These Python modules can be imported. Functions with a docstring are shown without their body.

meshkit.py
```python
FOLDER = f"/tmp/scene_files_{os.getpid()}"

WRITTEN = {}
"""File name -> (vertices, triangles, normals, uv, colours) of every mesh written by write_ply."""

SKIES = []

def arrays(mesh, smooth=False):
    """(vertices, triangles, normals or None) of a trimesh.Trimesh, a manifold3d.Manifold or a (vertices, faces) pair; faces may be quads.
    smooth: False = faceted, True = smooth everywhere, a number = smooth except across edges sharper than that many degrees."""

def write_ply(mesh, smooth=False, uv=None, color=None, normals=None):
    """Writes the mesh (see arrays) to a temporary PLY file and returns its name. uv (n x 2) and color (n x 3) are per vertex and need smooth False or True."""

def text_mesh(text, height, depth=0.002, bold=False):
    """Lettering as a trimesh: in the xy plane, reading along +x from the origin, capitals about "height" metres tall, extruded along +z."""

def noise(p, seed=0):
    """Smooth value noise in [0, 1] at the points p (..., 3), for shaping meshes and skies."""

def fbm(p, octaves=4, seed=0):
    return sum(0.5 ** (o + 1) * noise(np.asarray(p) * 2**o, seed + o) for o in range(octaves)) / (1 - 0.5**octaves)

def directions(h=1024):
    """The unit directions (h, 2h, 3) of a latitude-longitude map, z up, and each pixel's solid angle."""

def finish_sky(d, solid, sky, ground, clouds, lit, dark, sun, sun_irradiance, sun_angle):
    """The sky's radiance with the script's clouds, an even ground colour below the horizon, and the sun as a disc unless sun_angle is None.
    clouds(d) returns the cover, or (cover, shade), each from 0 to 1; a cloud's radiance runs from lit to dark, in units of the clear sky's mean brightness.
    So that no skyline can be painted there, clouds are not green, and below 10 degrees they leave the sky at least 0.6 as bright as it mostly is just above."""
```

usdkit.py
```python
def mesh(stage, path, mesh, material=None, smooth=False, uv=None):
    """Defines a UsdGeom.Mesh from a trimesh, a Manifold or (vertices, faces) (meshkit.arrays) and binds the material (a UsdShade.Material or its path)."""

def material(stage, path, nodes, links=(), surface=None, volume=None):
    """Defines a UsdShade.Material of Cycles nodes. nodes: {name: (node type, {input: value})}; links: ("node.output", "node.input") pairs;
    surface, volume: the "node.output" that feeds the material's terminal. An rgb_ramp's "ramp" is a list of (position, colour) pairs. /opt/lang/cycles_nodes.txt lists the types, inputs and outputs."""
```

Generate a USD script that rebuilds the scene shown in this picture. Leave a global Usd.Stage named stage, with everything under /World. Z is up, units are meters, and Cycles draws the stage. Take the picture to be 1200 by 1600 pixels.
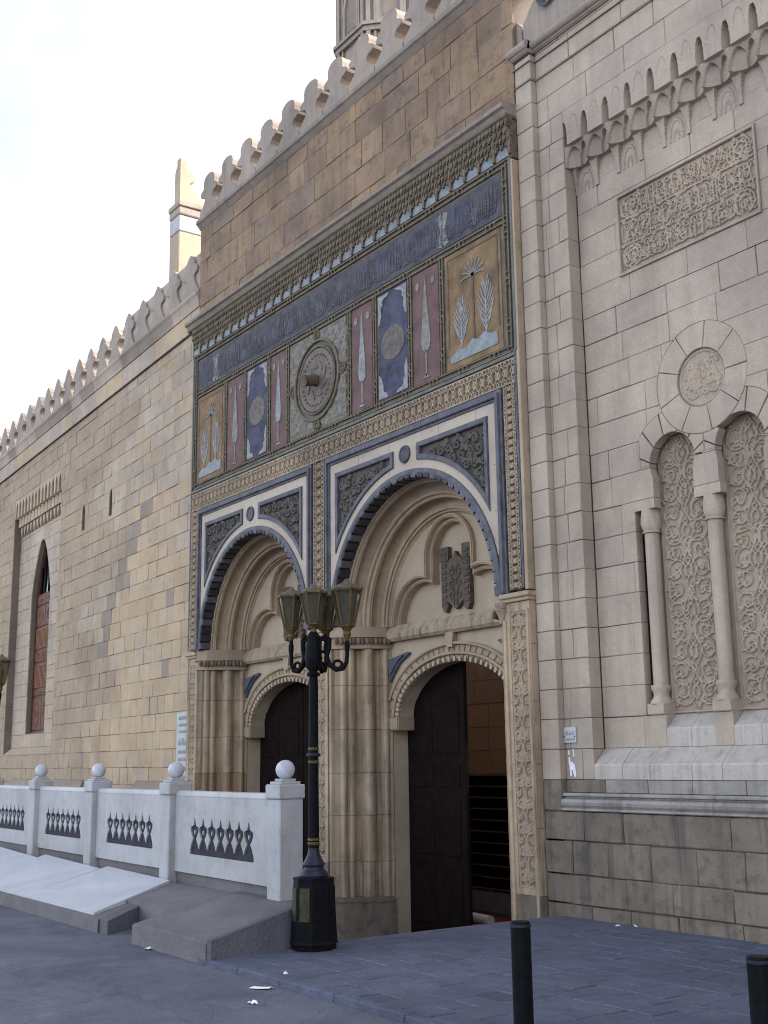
import math
import numpy as np
import trimesh
import usdkit
from pxr import Usd, UsdGeom, UsdLux, UsdShade, Gf, Sdf
from scipy.spatial import cKDTree
from shapely.geometry import Polygon, Point, box as sbox, LineString, MultiPolygon
from shapely.ops import unary_union
from shapely import affinity, contains_xy

PI = math.pi
stage = Usd.Stage.CreateInMemory()
UsdGeom.SetStageUpAxis(stage, UsdGeom.Tokens.z)
UsdGeom.SetStageMetersPerUnit(stage, 1.0)
UsdGeom.Xform.Define(stage, '/World')
UsdGeom.Scope.Define(stage, '/World/Looks')
rng = np.random.default_rng(11)

# ------------------------------------------------------------------ camera, sky, sun, exposure
CAM_EXPOSURE = 0.52
cam = UsdGeom.Camera.Define(stage, '/World/camera')
_R = np.array([[0.56875599, 0.82239601, -0.01346947],
               [-0.17713927, 0.106482, -0.97840854],
               [-0.80320502, 0.55886169, 0.20624091]])
EYE = np.array([0, 0, 1.65])
_m = np.eye(4)
_m[0, :3], _m[1, :3], _m[2, :3], _m[3, :3] = _R[0], -_R[1], -_R[2], EYE
cam.AddTransformOp().Set(Gf.Matrix4d(*_m.ravel().tolist()))
cam.CreateHorizontalApertureAttr(36.0)
cam.CreateVerticalApertureAttr(48.0)
cam.CreateFocalLengthAttr(36.0 * 1850 / 1200)
cam.CreateClippingRangeAttr(Gf.Vec2f(0.1, 2000))
cam.CreateExposureAttr(CAM_EXPOSURE)

SUN = np.array([0.44, 0.62, 0.65]); SUN /= np.linalg.norm(SUN)
sun_el, sun_rot = math.asin(SUN[2]), math.atan2(SUN[0], SUN[1])
dome = UsdLux.DomeLight.Define(stage, '/World/sky')
dome.GetPrim().SetCustomDataByKey('kind', 'structure')
dome.GetPrim().SetCustomDataByKey('label', 'bright hazy white sky with faint blue')
sky_mat = usdkit.material(stage, '/World/Looks/sky_air', {
    'tc': ('texture_coordinate', {}),
    'sky': ('sky_texture', {'sky_type': 'single_scattering', 'sun_disc': False, 'sun_elevation': sun_el,
                            'sun_rotation': sun_rot, 'aerosol_density': 3.0, 'ozone_density': 1.0}),
    'n': ('noise_texture', {'scale': 2.2, 'detail': 5.0, 'roughness': 0.55}),
    'r': ('rgb_ramp', {'ramp': [(0.30, (0.55, 0.55, 0.55)), (0.55, (0.96, 0.96, 0.96))]}),
    'w': ('hsv', {'saturation': 0.46, 'value': 2.5, 'fac': 1.0}),
    'mx': ('mix', {}),
    'bg': ('background_shader', {'strength': 0.15})},
    [('tc.generated', 'n.vector'), ('n.fac', 'r.fac'), ('sky.color', 'w.color'), ('r.color', 'mx.fac'),
     ('sky.color', 'mx.color1'), ('w.color', 'mx.color2'), ('mx.color', 'bg.color')], surface='bg.background')
UsdShade.MaterialBindingAPI.Apply(dome.GetPrim()).Bind(sky_mat)
sun = UsdLux.DistantLight.Define(stage, '/World/sun')
sun.CreateNormalizeAttr(True)
sun.CreateIntensityAttr(0.5)
sun.CreateAngleAttr(0.53)
sun.CreateColorAttr(Gf.Vec3f(1.0, 0.93, 0.82))
_z = SUN; _x = np.cross([0, 0, 1], _z); _x /= np.linalg.norm(_x); _y = np.cross(_z, _x)
_s = np.eye(4); _s[0, :3], _s[1, :3], _s[2, :3] = _x, _y, _z
sun.AddTransformOp().Set(Gf.Matrix4d(*_s.ravel().tolist()))

# ------------------------------------------------------------------ scene helpers
XF, COUNT = {}, {}


def _name(parent, name):
    k = (parent, name)
    n = COUNT.get(k, 0)
    COUNT[k] = n + 1
    return f'{parent}/{name}' if n == 0 else f'{parent}/{name}_{n:03d}'


def tag(path, label=None, cat=None, group=None, kind=None):
    p = stage.GetPrimAtPath(path)
    for k, v in (('label', label), ('category', cat), ('group', group), ('kind', kind)):
        if v:
            p.SetCustomDataByKey(k, v)


def thing(name, label, cat, loc=(0, 0, 0), rotz=0.0, group=None):
    path = _name('/World', name)
    x = UsdGeom.Xform.Define(stage, path)
    x.AddTranslateOp().Set(Gf.Vec3d(*map(float, loc)))
    x.AddRotateZOp().Set(float(rotz))
    a = math.radians(rotz)
    XF[path] = (np.array(loc, float), np.array([[math.cos(a), -math.sin(a), 0], [math.sin(a), math.cos(a), 0], [0, 0, 1]]))
    tag(path, label, cat, group)
    return path


def cat(ms):
    ms = [m for m in ms if m is not None and len(m.faces)]
    v, f, o = [], [], 0
    for m in ms:
        v.append(np.asarray(m.vertices)); f.append(np.asarray(m.faces) + o); o += len(m.vertices)
    return trimesh.Trimesh(np.vstack(v), np.vstack(f), process=False)


def obj(parent, name, mesh, mat, smooth=False, label=None, kind=None, local=False):
    """One mesh prim under parent. The mesh is in world coordinates unless local."""
    if isinstance(mesh, list):
        mesh = cat(mesh)
    path = _name(parent, name)
    if not local:
        root = '/' + '/'.join(parent.split('/')[1:3])
        if root in XF:
            loc, rot = XF[root]
            mesh = trimesh.Trimesh((np.asarray(mesh.vertices) - loc) @ rot, mesh.faces, process=False)
    usdkit.mesh(stage, path, mesh, mat, smooth=smooth)
    if label or kind:
        tag(path, label, kind=kind)
    return path


def struct(name, mesh, mat, label, smooth=False, kind='structure'):
    p = obj('/World', name, mesh, mat, smooth=smooth)
    tag(p, label, kind=kind)
    return p


def single(name, mesh, mat, label, catg, group=None, smooth=False):
    p = obj('/World', name, mesh, mat, smooth=smooth)
    tag(p, label, catg, group)
    return p


def copy_of(src, name, label, loc, rotz=0.0, group=None):
    path = _name('/World', name)
    x = UsdGeom.Xform.Define(stage, path)
    x.GetPrim().GetReferences().AddInternalReference(src)
    x.ClearXformOpOrder()
    x.AddTranslateOp().Set(Gf.Vec3d(*map(float, loc)))
    x.AddRotateZOp().Set(float(rotz))
    x.GetPrim().SetInstanceable(True)
    tag(path, label, stage.GetPrimAtPath(src).GetCustomDataByKey('category'), group)
    return path


# ------------------------------------------------------------------ mesh helpers
def bx(x0, x1, y0, y1, z0, z1, c=0.0):
    if c <= 0:
        v = np.array([[x, y, z] for x in (x0, x1) for y in (y0, y1) for z in (z0, z1)], float)
        f = [[0, 1, 3], [0, 3, 2], [4, 6, 7], [4, 7, 5], [0, 4, 5], [0, 5, 1], [2, 3, 7], [2, 7, 6], [0, 2, 6], [0, 6, 4], [1, 5, 7], [1, 7, 3]]
        return trimesh.Trimesh(v, f, process=False)
    p = []
    for x, sx in ((x0, 1), (x1, -1)):
        for y, sy in ((y0, 1), (y1, -1)):
            for z, sz in ((z0, 1), (z1, -1)):
                p += [[x, y + sy * c, z + sz * c], [x + sx * c, y, z + sz * c], [x + sx * c, y + sy * c, z]]
    return trimesh.convex.convex_hull(np.array(p))


def stone(x0, x1, z0, z1, yf, depth=0.05, ch=0.007, j=0.003, r=rng):
    """A dressed block: bevelled, slightly uneven front, 18 triangles. Front faces -y."""
    a = r.uniform(-j, j, 4) if j else np.zeros(4)
    e = r.uniform(-j, j, 8) * 0.9 if j else np.zeros(8)
    fr = [[x0 + ch, yf + a[0], z0 + ch], [x1 - ch, yf + a[1], z0 + ch], [x1 - ch, yf + a[2], z1 - ch], [x0 + ch, yf + a[3], z1 - ch]]
    mid = [[x0 + e[0], yf + ch, z0 + e[4]], [x1 + e[1], yf + ch, z0 + e[5]], [x1 + e[2], yf + ch, z1 + e[6]], [x0 + e[3], yf + ch, z1 + e[7]]]
    bk = [[q[0], yf + depth, q[2]] for q in mid]
    f = [[0, 1, 2], [0, 2, 3]]
    for o in (0, 4):
        for i in range(4):
            k = (i + 1) % 4
            f += [[o + 4 + i, o + 4 + k, o + k], [o + 4 + i, o + k, o + i]]
    return trimesh.Trimesh(np.array(fr + mid + bk), f, process=False)


def polys(g):
    if g.is_empty:
        return []
    if g.geom_type == 'Polygon':
        return [g]
    return [p for p in getattr(g, 'geoms', []) if p.geom_type == 'Polygon' or hasattr(p, 'geoms') for p in polys(p)]


def ext(g, y0, y1):
    """Polygon(s) in the x,z plane made solid from front y0 to back y1."""
    out = []
    for p in polys(g):
        if p.area < 1e-6:
            continue
        m = trimesh.creation.extrude_polygon(p, y1 - y0, engine='earcut')
        v = np.asarray(m.vertices)
        out.append(trimesh.Trimesh(np.stack([v[:, 0], y1 - v[:, 2], v[:, 1]], 1), m.faces, process=False))
    return cat(out) if out else None


def extb(g, y0, y1, b=0.01):
    """As ext with the front edge stepped in by b."""
    return cat([ext(g, y0 + b, y1), ext(g.buffer(-b, join_style=2), y0, y0 + b + 0.001)])


def extz(g, z0, z1):
    return cat([trimesh.creation.extrude_polygon(p, z1 - z0, engine='earcut').apply_translation((0, 0, z0)) for p in polys(g)])


def extx(g, x0, x1):
    """Polygon in the y,z plane made solid along x."""
    out = []
    for p in polys(g):
        m = trimesh.creation.extrude_polygon(p, x1 - x0, engine='earcut')
        v = np.asarray(m.vertices)
        out.append(trimesh.Trimesh(np.stack([v[:, 2] + x0, v[:, 0], v[:, 1]], 1), m.faces, process=False))
    return cat(out)


def lathe_y(prof, xc, zc, a0=0.0, a1=PI, n=56, closed=True):
    """Closed profile (R, y) swept about the y axis through (xc, zc)."""
    p = np.array(prof, float)
    k = len(p)
    ang = np.linspace(a0, a1, n + 1)
    v = np.stack([xc + np.cos(ang)[:, None] * p[None, :, 0], np.broadcast_to(p[None, :, 1], (n + 1, k)), zc + np.sin(ang)[:, None] * p[None, :, 0]], -1).reshape(-1, 3)
    f = []
    for i in range(n):
        for q in range(k if closed else k - 1):
            a, b = i * k + q, i * k + (q + 1) % k
            f += [[a, b, b + k], [a, b + k, a + k]]
    return trimesh.Trimesh(v, f, process=False)


def lathe_z(prof, x, y, z=0.0, n=24):
    m = trimesh.creation.revolve(np.array(prof, float), sections=n)
    return m.apply_translation((x, y, z))


def tube(pts, r, n=8):
    p = np.array(pts, float)
    k = len(p)
    r = np.broadcast_to(r, (k,))
    t = np.gradient(p, axis=0)
    t /= np.maximum(np.linalg.norm(t, axis=1, keepdims=True), 1e-9)
    ref = np.array([0, 1.0, 0]) if abs(t[0][1]) < 0.8 else np.array([1.0, 0, 0])
    v, f = [], []
    for i in range(k):
        u = np.cross(t[i], ref); u /= max(np.linalg.norm(u), 1e-9)
        w = np.cross(t[i], u)
        a = np.arange(n) * 2 * PI / n
        v.append(p[i] + r[i] * (np.cos(a)[:, None] * u + np.sin(a)[:, None] * w))
    for i in range(k - 1):
        for q in range(n):
            a, b = i * n + q, i * n + (q + 1) % n
            f += [[a, b, b + n], [a, b + n, a + n]]
    v = np.vstack(v + [p[:1], p[-1:]])
    for q in range(n):
        f += [[k * n, (q + 1) % n, q], [k * n + 1, (k - 1) * n + q, (k - 1) * n + (q + 1) % n]]
    return trimesh.Trimesh(v, f, process=False)


def arc(xc, zc, r, a0, a1, n=20):
    a = np.linspace(a0, a1, n)
    return np.stack([xc + r * np.cos(a), zc + r * np.sin(a)], 1)


def spiral(cx, cz, r0, r1, turns, a0, d=1, n=40):
    t = np.linspace(0, 1, n)
    a = a0 + d * t * turns * 2 * PI
    r = r0 + (r1 - r0) * t
    return np.stack([cx + r * np.cos(a), cz + r * np.sin(a)], 1)


def leaf(cx, cz, ang, l, w):
    t = np.linspace(0, 1, 12)
    out = []
    for s in (-1, 1):
        u, v = t * l, s * w * np.sin(t * PI)
        out.append(np.stack([cx + u * math.cos(ang) - v * math.sin(ang), cz + u * math.sin(ang) + v * math.cos(ang)], 1))
    return out


def relief(x0, x1, z0, z1, yf, depth, curves, w, res, soft=None, mask=None, rough=0.002, seed=0):
    """Carved panel: a fine grid whose front stands at yf along the curves and lies depth behind it elsewhere."""
    soft = soft or res * 1.3
    nx, nz = max(2, int(round((x1 - x0) / res)) + 1), max(2, int(round((z1 - z0) / res)) + 1)
    X, Z = np.meshgrid(np.linspace(x0, x1, nx), np.linspace(z0, z1, nz))
    pts = []
    for c in curves:
        c = np.asarray(c, float)
        seg = np.linalg.norm(np.diff(c, axis=0), axis=1)
        for (a, b, s) in zip(c[:-1], c[1:], seg):
            k = max(1, int(math.ceil(s / (res * 0.6))))
            pts.append(a + (b - a) * (np.arange(k) / k)[:, None])
    d, _ = cKDTree(np.vstack(pts)).query(np.stack([X.ravel(), Z.ravel()], 1))
    h = np.clip(1 - (d - w) / soft, 0, 1)
    h = h * h * (3 - 2 * h)
    r = np.random.default_rng(seed)
    y = yf + depth * (1 - h) + r.uniform(-rough, rough, len(h))
    v = np.stack([X.ravel(), y, Z.ravel()], 1)
    i = (np.arange(nz - 1)[:, None] * nx + np.arange(nx - 1)[None, :]).ravel()
    q = np.stack([i, i + 1, i + nx + 1, i + nx], 1)
    if mask is not None:
        c = v[q].mean(1)
        q = q[contains_xy(mask, c[:, 0], c[:, 2])]
    f = np.vstack([q[:, [0, 1, 2]], q[:, [0, 2, 3]]])
    return trimesh.Trimesh(v, f, process=False)


def scroll_panel(x0, x1, z0, z1, tile):
    """Mirrored leafy scrolls up a tall panel."""
    xm, hw = (x0 + x1) / 2, (x1 - x0) / 2
    n = max(1, int(round((z1 - z0) / tile)))
    t = (z1 - z0) / n
    out = [np.array([[x0 + .012, z0 + .012], [x1 - .012, z0 + .012], [x1 - .012, z1 - .012], [x0 + .012, z1 - .012], [x0 + .012, z0 + .012]])]
    for k in range(n):
        zc = z0 + (k + .5) * t
        for s in (-1, 1):
            a0 = 0 if s < 0 else PI
            out.append(spiral(xm + s * hw * .5, zc, hw * .43, hw * .10, 1.35, a0 + .5 * s, -s * (1 if k % 2 else -1)))
            z = np.linspace(zc - t / 2, zc + t / 2, 16)
            out.append(np.stack([xm + s * hw * .55 * np.cos((z - zc) / t * PI) ** 2 * .5 + s * .01, z], 1))
            out += leaf(xm + s * hw * .82, zc + t * .38, PI / 2 + s * .9, t * .26, t * .07)
            out += leaf(xm + s * hw * .5, zc - t * .02, PI / 2 * s, hw * .16, hw * .07)
        out += leaf(xm, zc - t * .18, PI / 2, t * .34, hw * .13)
        out += leaf(xm, zc + t * .30, PI / 2 + PI, t * .14, hw * .09)
    return out


def rosette_band(u0, u1, v0, v1, vertical=False):
    """Interlaced rings and rosettes along a band; u runs along it."""
    h, vm = v1 - v0, (v0 + v1) / 2
    n = max(1, int(round((u1 - u0) / (h * .46))))
    p = (u1 - u0) / n
    out = [np.array([[u0, vm + s * h * .47], [u1, vm + s * h * .47]]) for s in (-1, 1)]
    u = np.linspace(u0, u1, n * 10 + 1)
    for s in (-1, 1):
        out.append(np.stack([u, vm + s * h * .30 * np.cos((u - u0) / p * PI)], 1))
    for k in range(n + 1):
        c = u0 + k * p
        if k < n:
            out.append(arc(c + p / 2, vm, h * .13, 0, 2 * PI, 14))
            out.append(arc(c + p / 2, vm, h * .03, 0, 2 * PI, 6))
            for s in (-1, 1):
                out.append(arc(c + p / 2, vm + s * h * .34, h * .075, 0, 2 * PI, 10))
        if 0 < k < n:
            for s in (-1, 1):
                out.append(np.array([[c, vm + s * h * .30], [c, vm + s * h * .47]]))
    return [np.stack([c[:, 1], c[:, 0]], 1) for c in out] if vertical else out


def script_lines(x0, x1, z0, z1, seed, dens=1.0):
    """Rows of tall strokes, bowls and dots that read as carved calligraphy."""
    r = np.random.default_rng(seed)
    h = z1 - z0
    out, x = [], x0 + .2 * h * .2
    while x < x1 - h * .12:
        k = r.integers(0, 4)
        s = h * r.uniform(.14, .24) / dens
        if k == 0:
            out.append(np.array([[x, z0 + h * .12], [x + .01 * h, z0 + h * r.uniform(.75, .95)]]))
            s *= .55
        elif k == 1:
            out.append(arc(x + s * .5, z0 + h * .32, s * .55, PI, 2 * PI, 12))
            out.append(np.array([[x, z0 + h * .32], [x - .02 * h, z0 + h * r.uniform(.5, .9)]]))
        elif k == 2:
            out.append(arc(x + s * .5, z0 + h * r.uniform(.35, .6), s * .4, 0, 2 * PI, 12))
            out.append(np.array([[x, z0 + h * .16], [x + s, z0 + h * .2]]))
        else:
            a = x + s
            out.append(np.stack([np.linspace(x, a, 8), z0 + h * (.2 + .6 * np.linspace(0, 1, 8) ** 2)], 1))
            out.append(arc(x + s * .7, z0 + h * .82, h * .035, 0, 2 * PI, 8))
        x += s
    return out


def grid_scrolls(poly, step, r, seed):
    rr = np.random.default_rng(seed)
    x0, z0, x1, z1 = poly.bounds
    out = []
    j = 0
    z = z0
    while z < z1:
        x = x0 + (step / 2 if j % 2 else 0)
        while x < x1:
            if poly.contains(Point(x, z)):
                d = 1 if rr.random() < .5 else -1
                a = rr.uniform(0, 2 * PI)
                out.append(spiral(x, z, r, r * .2, 1.2, a, d))
                out += leaf(x + r * math.cos(a), z + r * math.sin(a), a + .6 * d, r * .9, r * .3)
            x += step
        z += step * .87
        j += 1
    return out


# ------------------------------------------------------------------ materials
def stone_mat(name, col, var=.16, stain=.35, stain_col=None, rough=.9, bump=.35, scale=1.0, streak=0.0, streak_col=(.05, .045, .04), island=0.0, fine=.10, big=.16, cracks=0.0):
    c = np.array(col)
    sc = np.array(stain_col) if stain_col is not None else c * .62
    nodes = {
        'g': ('geometry', {}),
        'n1': ('noise_texture', {'scale': 1.1 * scale, 'detail': 6.0, 'roughness': .62}),
        'r1': ('rgb_ramp', {'ramp': [(.30, tuple(c * (1 - var))), (.52, tuple(c)), (.72, tuple(np.minimum(c * (1 + var * .7), .9)))]}),
        'n2': ('noise_texture', {'scale': 5.5 * scale, 'detail': 8.0, 'roughness': .7}),
        'r2': ('rgb_ramp', {'ramp': [(.50, (0, 0, 0)), (.68, (stain, stain, stain))]}),
        'm1': ('mix', {'color2': tuple(sc)}),
        'n3': ('noise_texture', {'scale': 60.0, 'detail': 5.0, 'roughness': .7}),
        'r3': ('rgb_ramp', {'ramp': [(.3, (1 - 2 * fine,) * 3), (.7, (1 + fine * .6,) * 3)]}),
        'm2': ('mix', {'mix_type': 'multiply', 'fac': 1.0}),
        'bs': ('math', {'math_type': 'add'}),
        'b': ('bump', {'strength': bump, 'distance': .02}),
        'p': ('principled_bsdf', {'roughness': rough, 'specular_ior_level': .25})}
    links = [('g.position', 'n1.vector'), ('g.position', 'n2.vector'), ('g.position', 'n3.vector'), ('n1.fac', 'r1.fac'), ('n2.fac', 'r2.fac'),
             ('r1.color', 'm1.color1'), ('r2.color', 'm1.fac'), ('m1.color', 'm2.color1'), ('n3.fac', 'r3.fac'), ('r3.color', 'm2.color2'),
             ('n2.fac', 'bs.value1'), ('n3.fac', 'bs.value2'), ('bs.value', 'b.height'), ('b.normal', 'p.normal')]
    last = 'm2.color'
    if streak:
        nodes |= {'mp': ('mapping', {'scale': (9.0, 9.0, .55)}), 'n4': ('noise_texture', {'scale': 1.0, 'detail': 4.0, 'roughness': .6}),
                  'r4': ('rgb_ramp', {'ramp': [(.50, (0, 0, 0)), (.70, (streak, streak, streak))]}), 'm3': ('mix', {'color2': tuple(streak_col)})}
        links += [('g.position', 'mp.vector'), ('mp.vector', 'n4.vector'), ('n4.fac', 'r4.fac'), ('r4.color', 'm3.fac'), (last, 'm3.color1')]
        last = 'm3.color'
    if island:
        nodes |= {'r5': ('rgb_ramp', {'ramp': [(0, tuple(np.array([1, .97, .92]) * (1 - island))), (.5, (1, 1, 1)), (1, tuple(np.array([1.0, 1.02, 1.06]) * (1 + island * .8)))]}),
                  'm4': ('mix', {'mix_type': 'multiply', 'fac': 1.0})}
        links += [('g.random_per_island', 'r5.fac'), (last, 'm4.color1'), ('r5.color', 'm4.color2')]
        last = 'm4.color'
    if big:
        nodes |= {'n6': ('noise_texture', {'scale': .55, 'detail': 5.0, 'roughness': .6, 'distortion': .6}),
                  'r6': ('rgb_ramp', {'ramp': [(.30, (1 - 1.25 * big, 1 - 1.3 * big, 1 - 1.25 * big)), (.5, (1, 1, 1)), (.70, (1 + big * .7, 1 + big * .62, 1 + big * .45))]}),
                  'm6': ('mix', {'mix_type': 'multiply', 'fac': 1.0})}
        links += [('g.position', 'n6.vector'), ('n6.fac', 'r6.fac'), (last, 'm6.color1'), ('r6.color', 'm6.color2')]
        last = 'm6.color'
    if cracks:
        nodes |= {'n7': ('noise_texture', {'scale': .7, 'detail': 7.0, 'roughness': .55, 'distortion': 1.2}),
                  'r7': ('rgb_ramp', {'ramp': [(.488, (0, 0, 0)), (.497, (cracks,) * 3), (.503, (cracks,) * 3), (.512, (0, 0, 0))]}),
                  'm7': ('mix', {'color2': tuple(c * .35)})}
        links += [('g.position', 'n7.vector'), ('n7.fac', 'r7.fac'), ('r7.color', 'm7.fac'), (last, 'm7.color1')]
        last = 'm7.color'
    links.append((last, 'p.base_color'))
    return usdkit.material(stage, '/World/Looks/' + name, nodes, links, surface='p.BSDF')


def plain(name, col, rough=.6, metal=0.0, var=.15, scale=6.0, spec=.25, bump=.1, dust=0.0, dust_col=(.3, .27, .22)):
    c = np.array(col)
    nodes = {'g': ('geometry', {}), 'n': ('noise_texture', {'scale': scale, 'detail': 6.0, 'roughness': .65}),
             'r': ('rgb_ramp', {'ramp': [(.3, tuple(c * (1 - var))), (.7, tuple(np.minimum(c * (1 + var), .92)))]}),
             'n2': ('noise_texture', {'scale': scale * 2.3, 'detail': 6.0, 'roughness': .7}),
             'r2': ('rgb_ramp', {'ramp': [(.48, (0, 0, 0)), (.75, (dust,) * 3)]}), 'm': ('mix', {'color2': dust_col}),
             'b': ('bump', {'strength': bump, 'distance': .01}),
             'p': ('principled_bsdf', {'roughness': rough, 'metallic': metal, 'specular_ior_level': spec})}
    return usdkit.material(stage, '/World/Looks/' + name, nodes,
                           [('g.position', 'n.vector'), ('g.position', 'n2.vector'), ('n.fac', 'r.fac'), ('n2.fac', 'r2.fac'), ('r2.color', 'm.fac'), ('r.color', 'm.color1'),
                            ('m.color', 'p.base_color'), ('n2.fac', 'b.height'), ('b.normal', 'p.normal')], surface='p.BSDF')


M = {}
for i, c in enumerate([(.424, .346, .277), (.41, .335, .269), (.433, .355, .284), (.40, .33, .267), (.418, .34, .269)]):
    M[f'pale{i}'] = stone_mat(f'pale_stone_{i}', c, stain=.32, stain_col=(.29, .235, .19), streak=.28, streak_col=(.23, .185, .15), var=.19)
for i, c in enumerate([(.455, .342, .225), (.465, .347, .23), (.445, .33, .218), (.47, .358, .243), (.435, .32, .211), (.45, .343, .24)]):
    M[f'tan{i}'] = stone_mat(f'tan_stone_{i}', c, stain=.30, var=.14, streak=.18, streak_col=(.25, .19, .13))
for i, c in enumerate([(.425, .333, .245), (.44, .348, .258), (.40, .314, .235), (.45, .35, .252)]):
    M[f'grey{i}'] = stone_mat(f'grey_stone_{i}', c, stain=.5, stain_col=(.22, .19, .17), streak=.25, streak_col=(.2, .17, .15))
for i, c in enumerate([(.27, .215, .17), (.30, .24, .19)]):
    M[f'dark{i}'] = stone_mat(f'dark_stone_{i}', c, stain=.4)
for i, c in enumerate([(.27, .185, .125), (.30, .205, .135), (.245, .17, .118), (.33, .225, .14), (.26, .19, .14)]):
    M[f'brown{i}'] = stone_mat(f'brown_stone_{i}', c, stain=.75, stain_col=(.14, .10, .075), var=.28, streak=.5, streak_col=(.13, .10, .08), scale=1.1, bump=.8)
for i, c in enumerate([(.225, .178, .136), (.215, .172, .134), (.235, .185, .138), (.205, .166, .132)]):
    M[f'base{i}'] = stone_mat(f'plinth_stone_{i}', c, stain=.85, stain_col=(.10, .09, .085), var=.25, streak=.75, streak_col=(.085, .075, .07), scale=1.3, bump=.7)
M['far'] = stone_mat('distant_wall_stone', (.43, .333, .243), island=.13, stain=.45, streak=.25, streak_col=(.22, .18, .15))
M['mortar'] = stone_mat('mortar', (.19, .155, .125), stain=.4)
M['mortar_dark'] = stone_mat('dark_mortar', (.13, .10, .08), stain=.4)
M['jamb'] = stone_mat('jamb_stone', (.405, .31, .215), stain=.45, stain_col=(.17, .11, .065), streak=.8, streak_col=(.13, .085, .05), var=.25)
M['jamb2'] = stone_mat('jamb_stone_grey', (.385, .30, .215), stain=.45, stain_col=(.16, .12, .09), streak=.8, streak_col=(.11, .08, .058), var=.25)
M['arch'] = stone_mat('arch_stone', (.405, .31, .215), stain=.45, stain_col=(.2, .135, .08), var=.18)
M['capital_red'] = stone_mat('stained_capital_stone', (.22, .14, .105), stain=.5, var=.25)
M['jamb_low'] = stone_mat('damp_stained_jamb', (.31, .215, .135), stain=.6, stain_col=(.15, .085, .045), streak=.8, streak_col=(.12, .075, .045), var=.25)
M['plaster'] = stone_mat('tympanum_stone', (.455, .365, .27), stain=.2, var=.12)
M['cream'] = stone_mat('cream_marble', (.46, .385, .31), stain=.18, var=.10, rough=.7)
M['carve'] = stone_mat('carved_stone', (.34, .265, .19), stain=.4, var=.2)
M['band'] = stone_mat('carved_band_stone', (.37, .29, .21), stain=.55, stain_col=(.17, .12, .085), var=.25)
M['pale_carve'] = stone_mat('pale_carved_stone', (.40, .322, .25), stain=.35, stain_col=(.22, .17, .125), var=.15)
M['coping'] = stone_mat('coping_stone', (.26, .215, .175), stain=.6, stain_col=(.10, .085, .07))
M['merlon'] = stone_mat('merlon_stone', (.335, .275, .23), stain=.5, var=.18, streak=.4, streak_col=(.17, .14, .115))
M['sill'] = stone_mat('weathered_sill', (.46, .415, .37), stain=.4, stain_col=(.27, .23, .19), streak=.45, streak_col=(.2, .17, .14))
M['sill_low'] = stone_mat('soiled_moulding_stone', (.30, .275, .25), stain=.7, stain_col=(.15, .135, .12), streak=.6, streak_col=(.13, .115, .10), var=.2)
M['blue'] = plain('blue_marble', (.082, .082, .10), rough=.65, var=.4, scale=5, dust=.6, dust_col=(.18, .16, .145))
M['blue_dark'] = plain('dark_blue_marble', (.032, .030, .036), rough=.6, var=.4, scale=5, dust=.25, dust_col=(.12, .10, .09))
M['black_carve'] = plain('blackened_carving', (.075, .066, .058), rough=.8, var=.4, scale=9, dust=.4, dust_col=(.16, .13, .10))
M['frieze'] = plain('faded_painted_wood', (.12, .105, .08), rough=.75, var=.35, scale=4, dust=.5, dust_col=(.20, .15, .10), bump=.3)
M['rope'] = plain('gilded_rope_moulding', (.135, .108, .072), rough=.6, var=.4, scale=12, dust=.4, dust_col=(.08, .07, .05))
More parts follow.
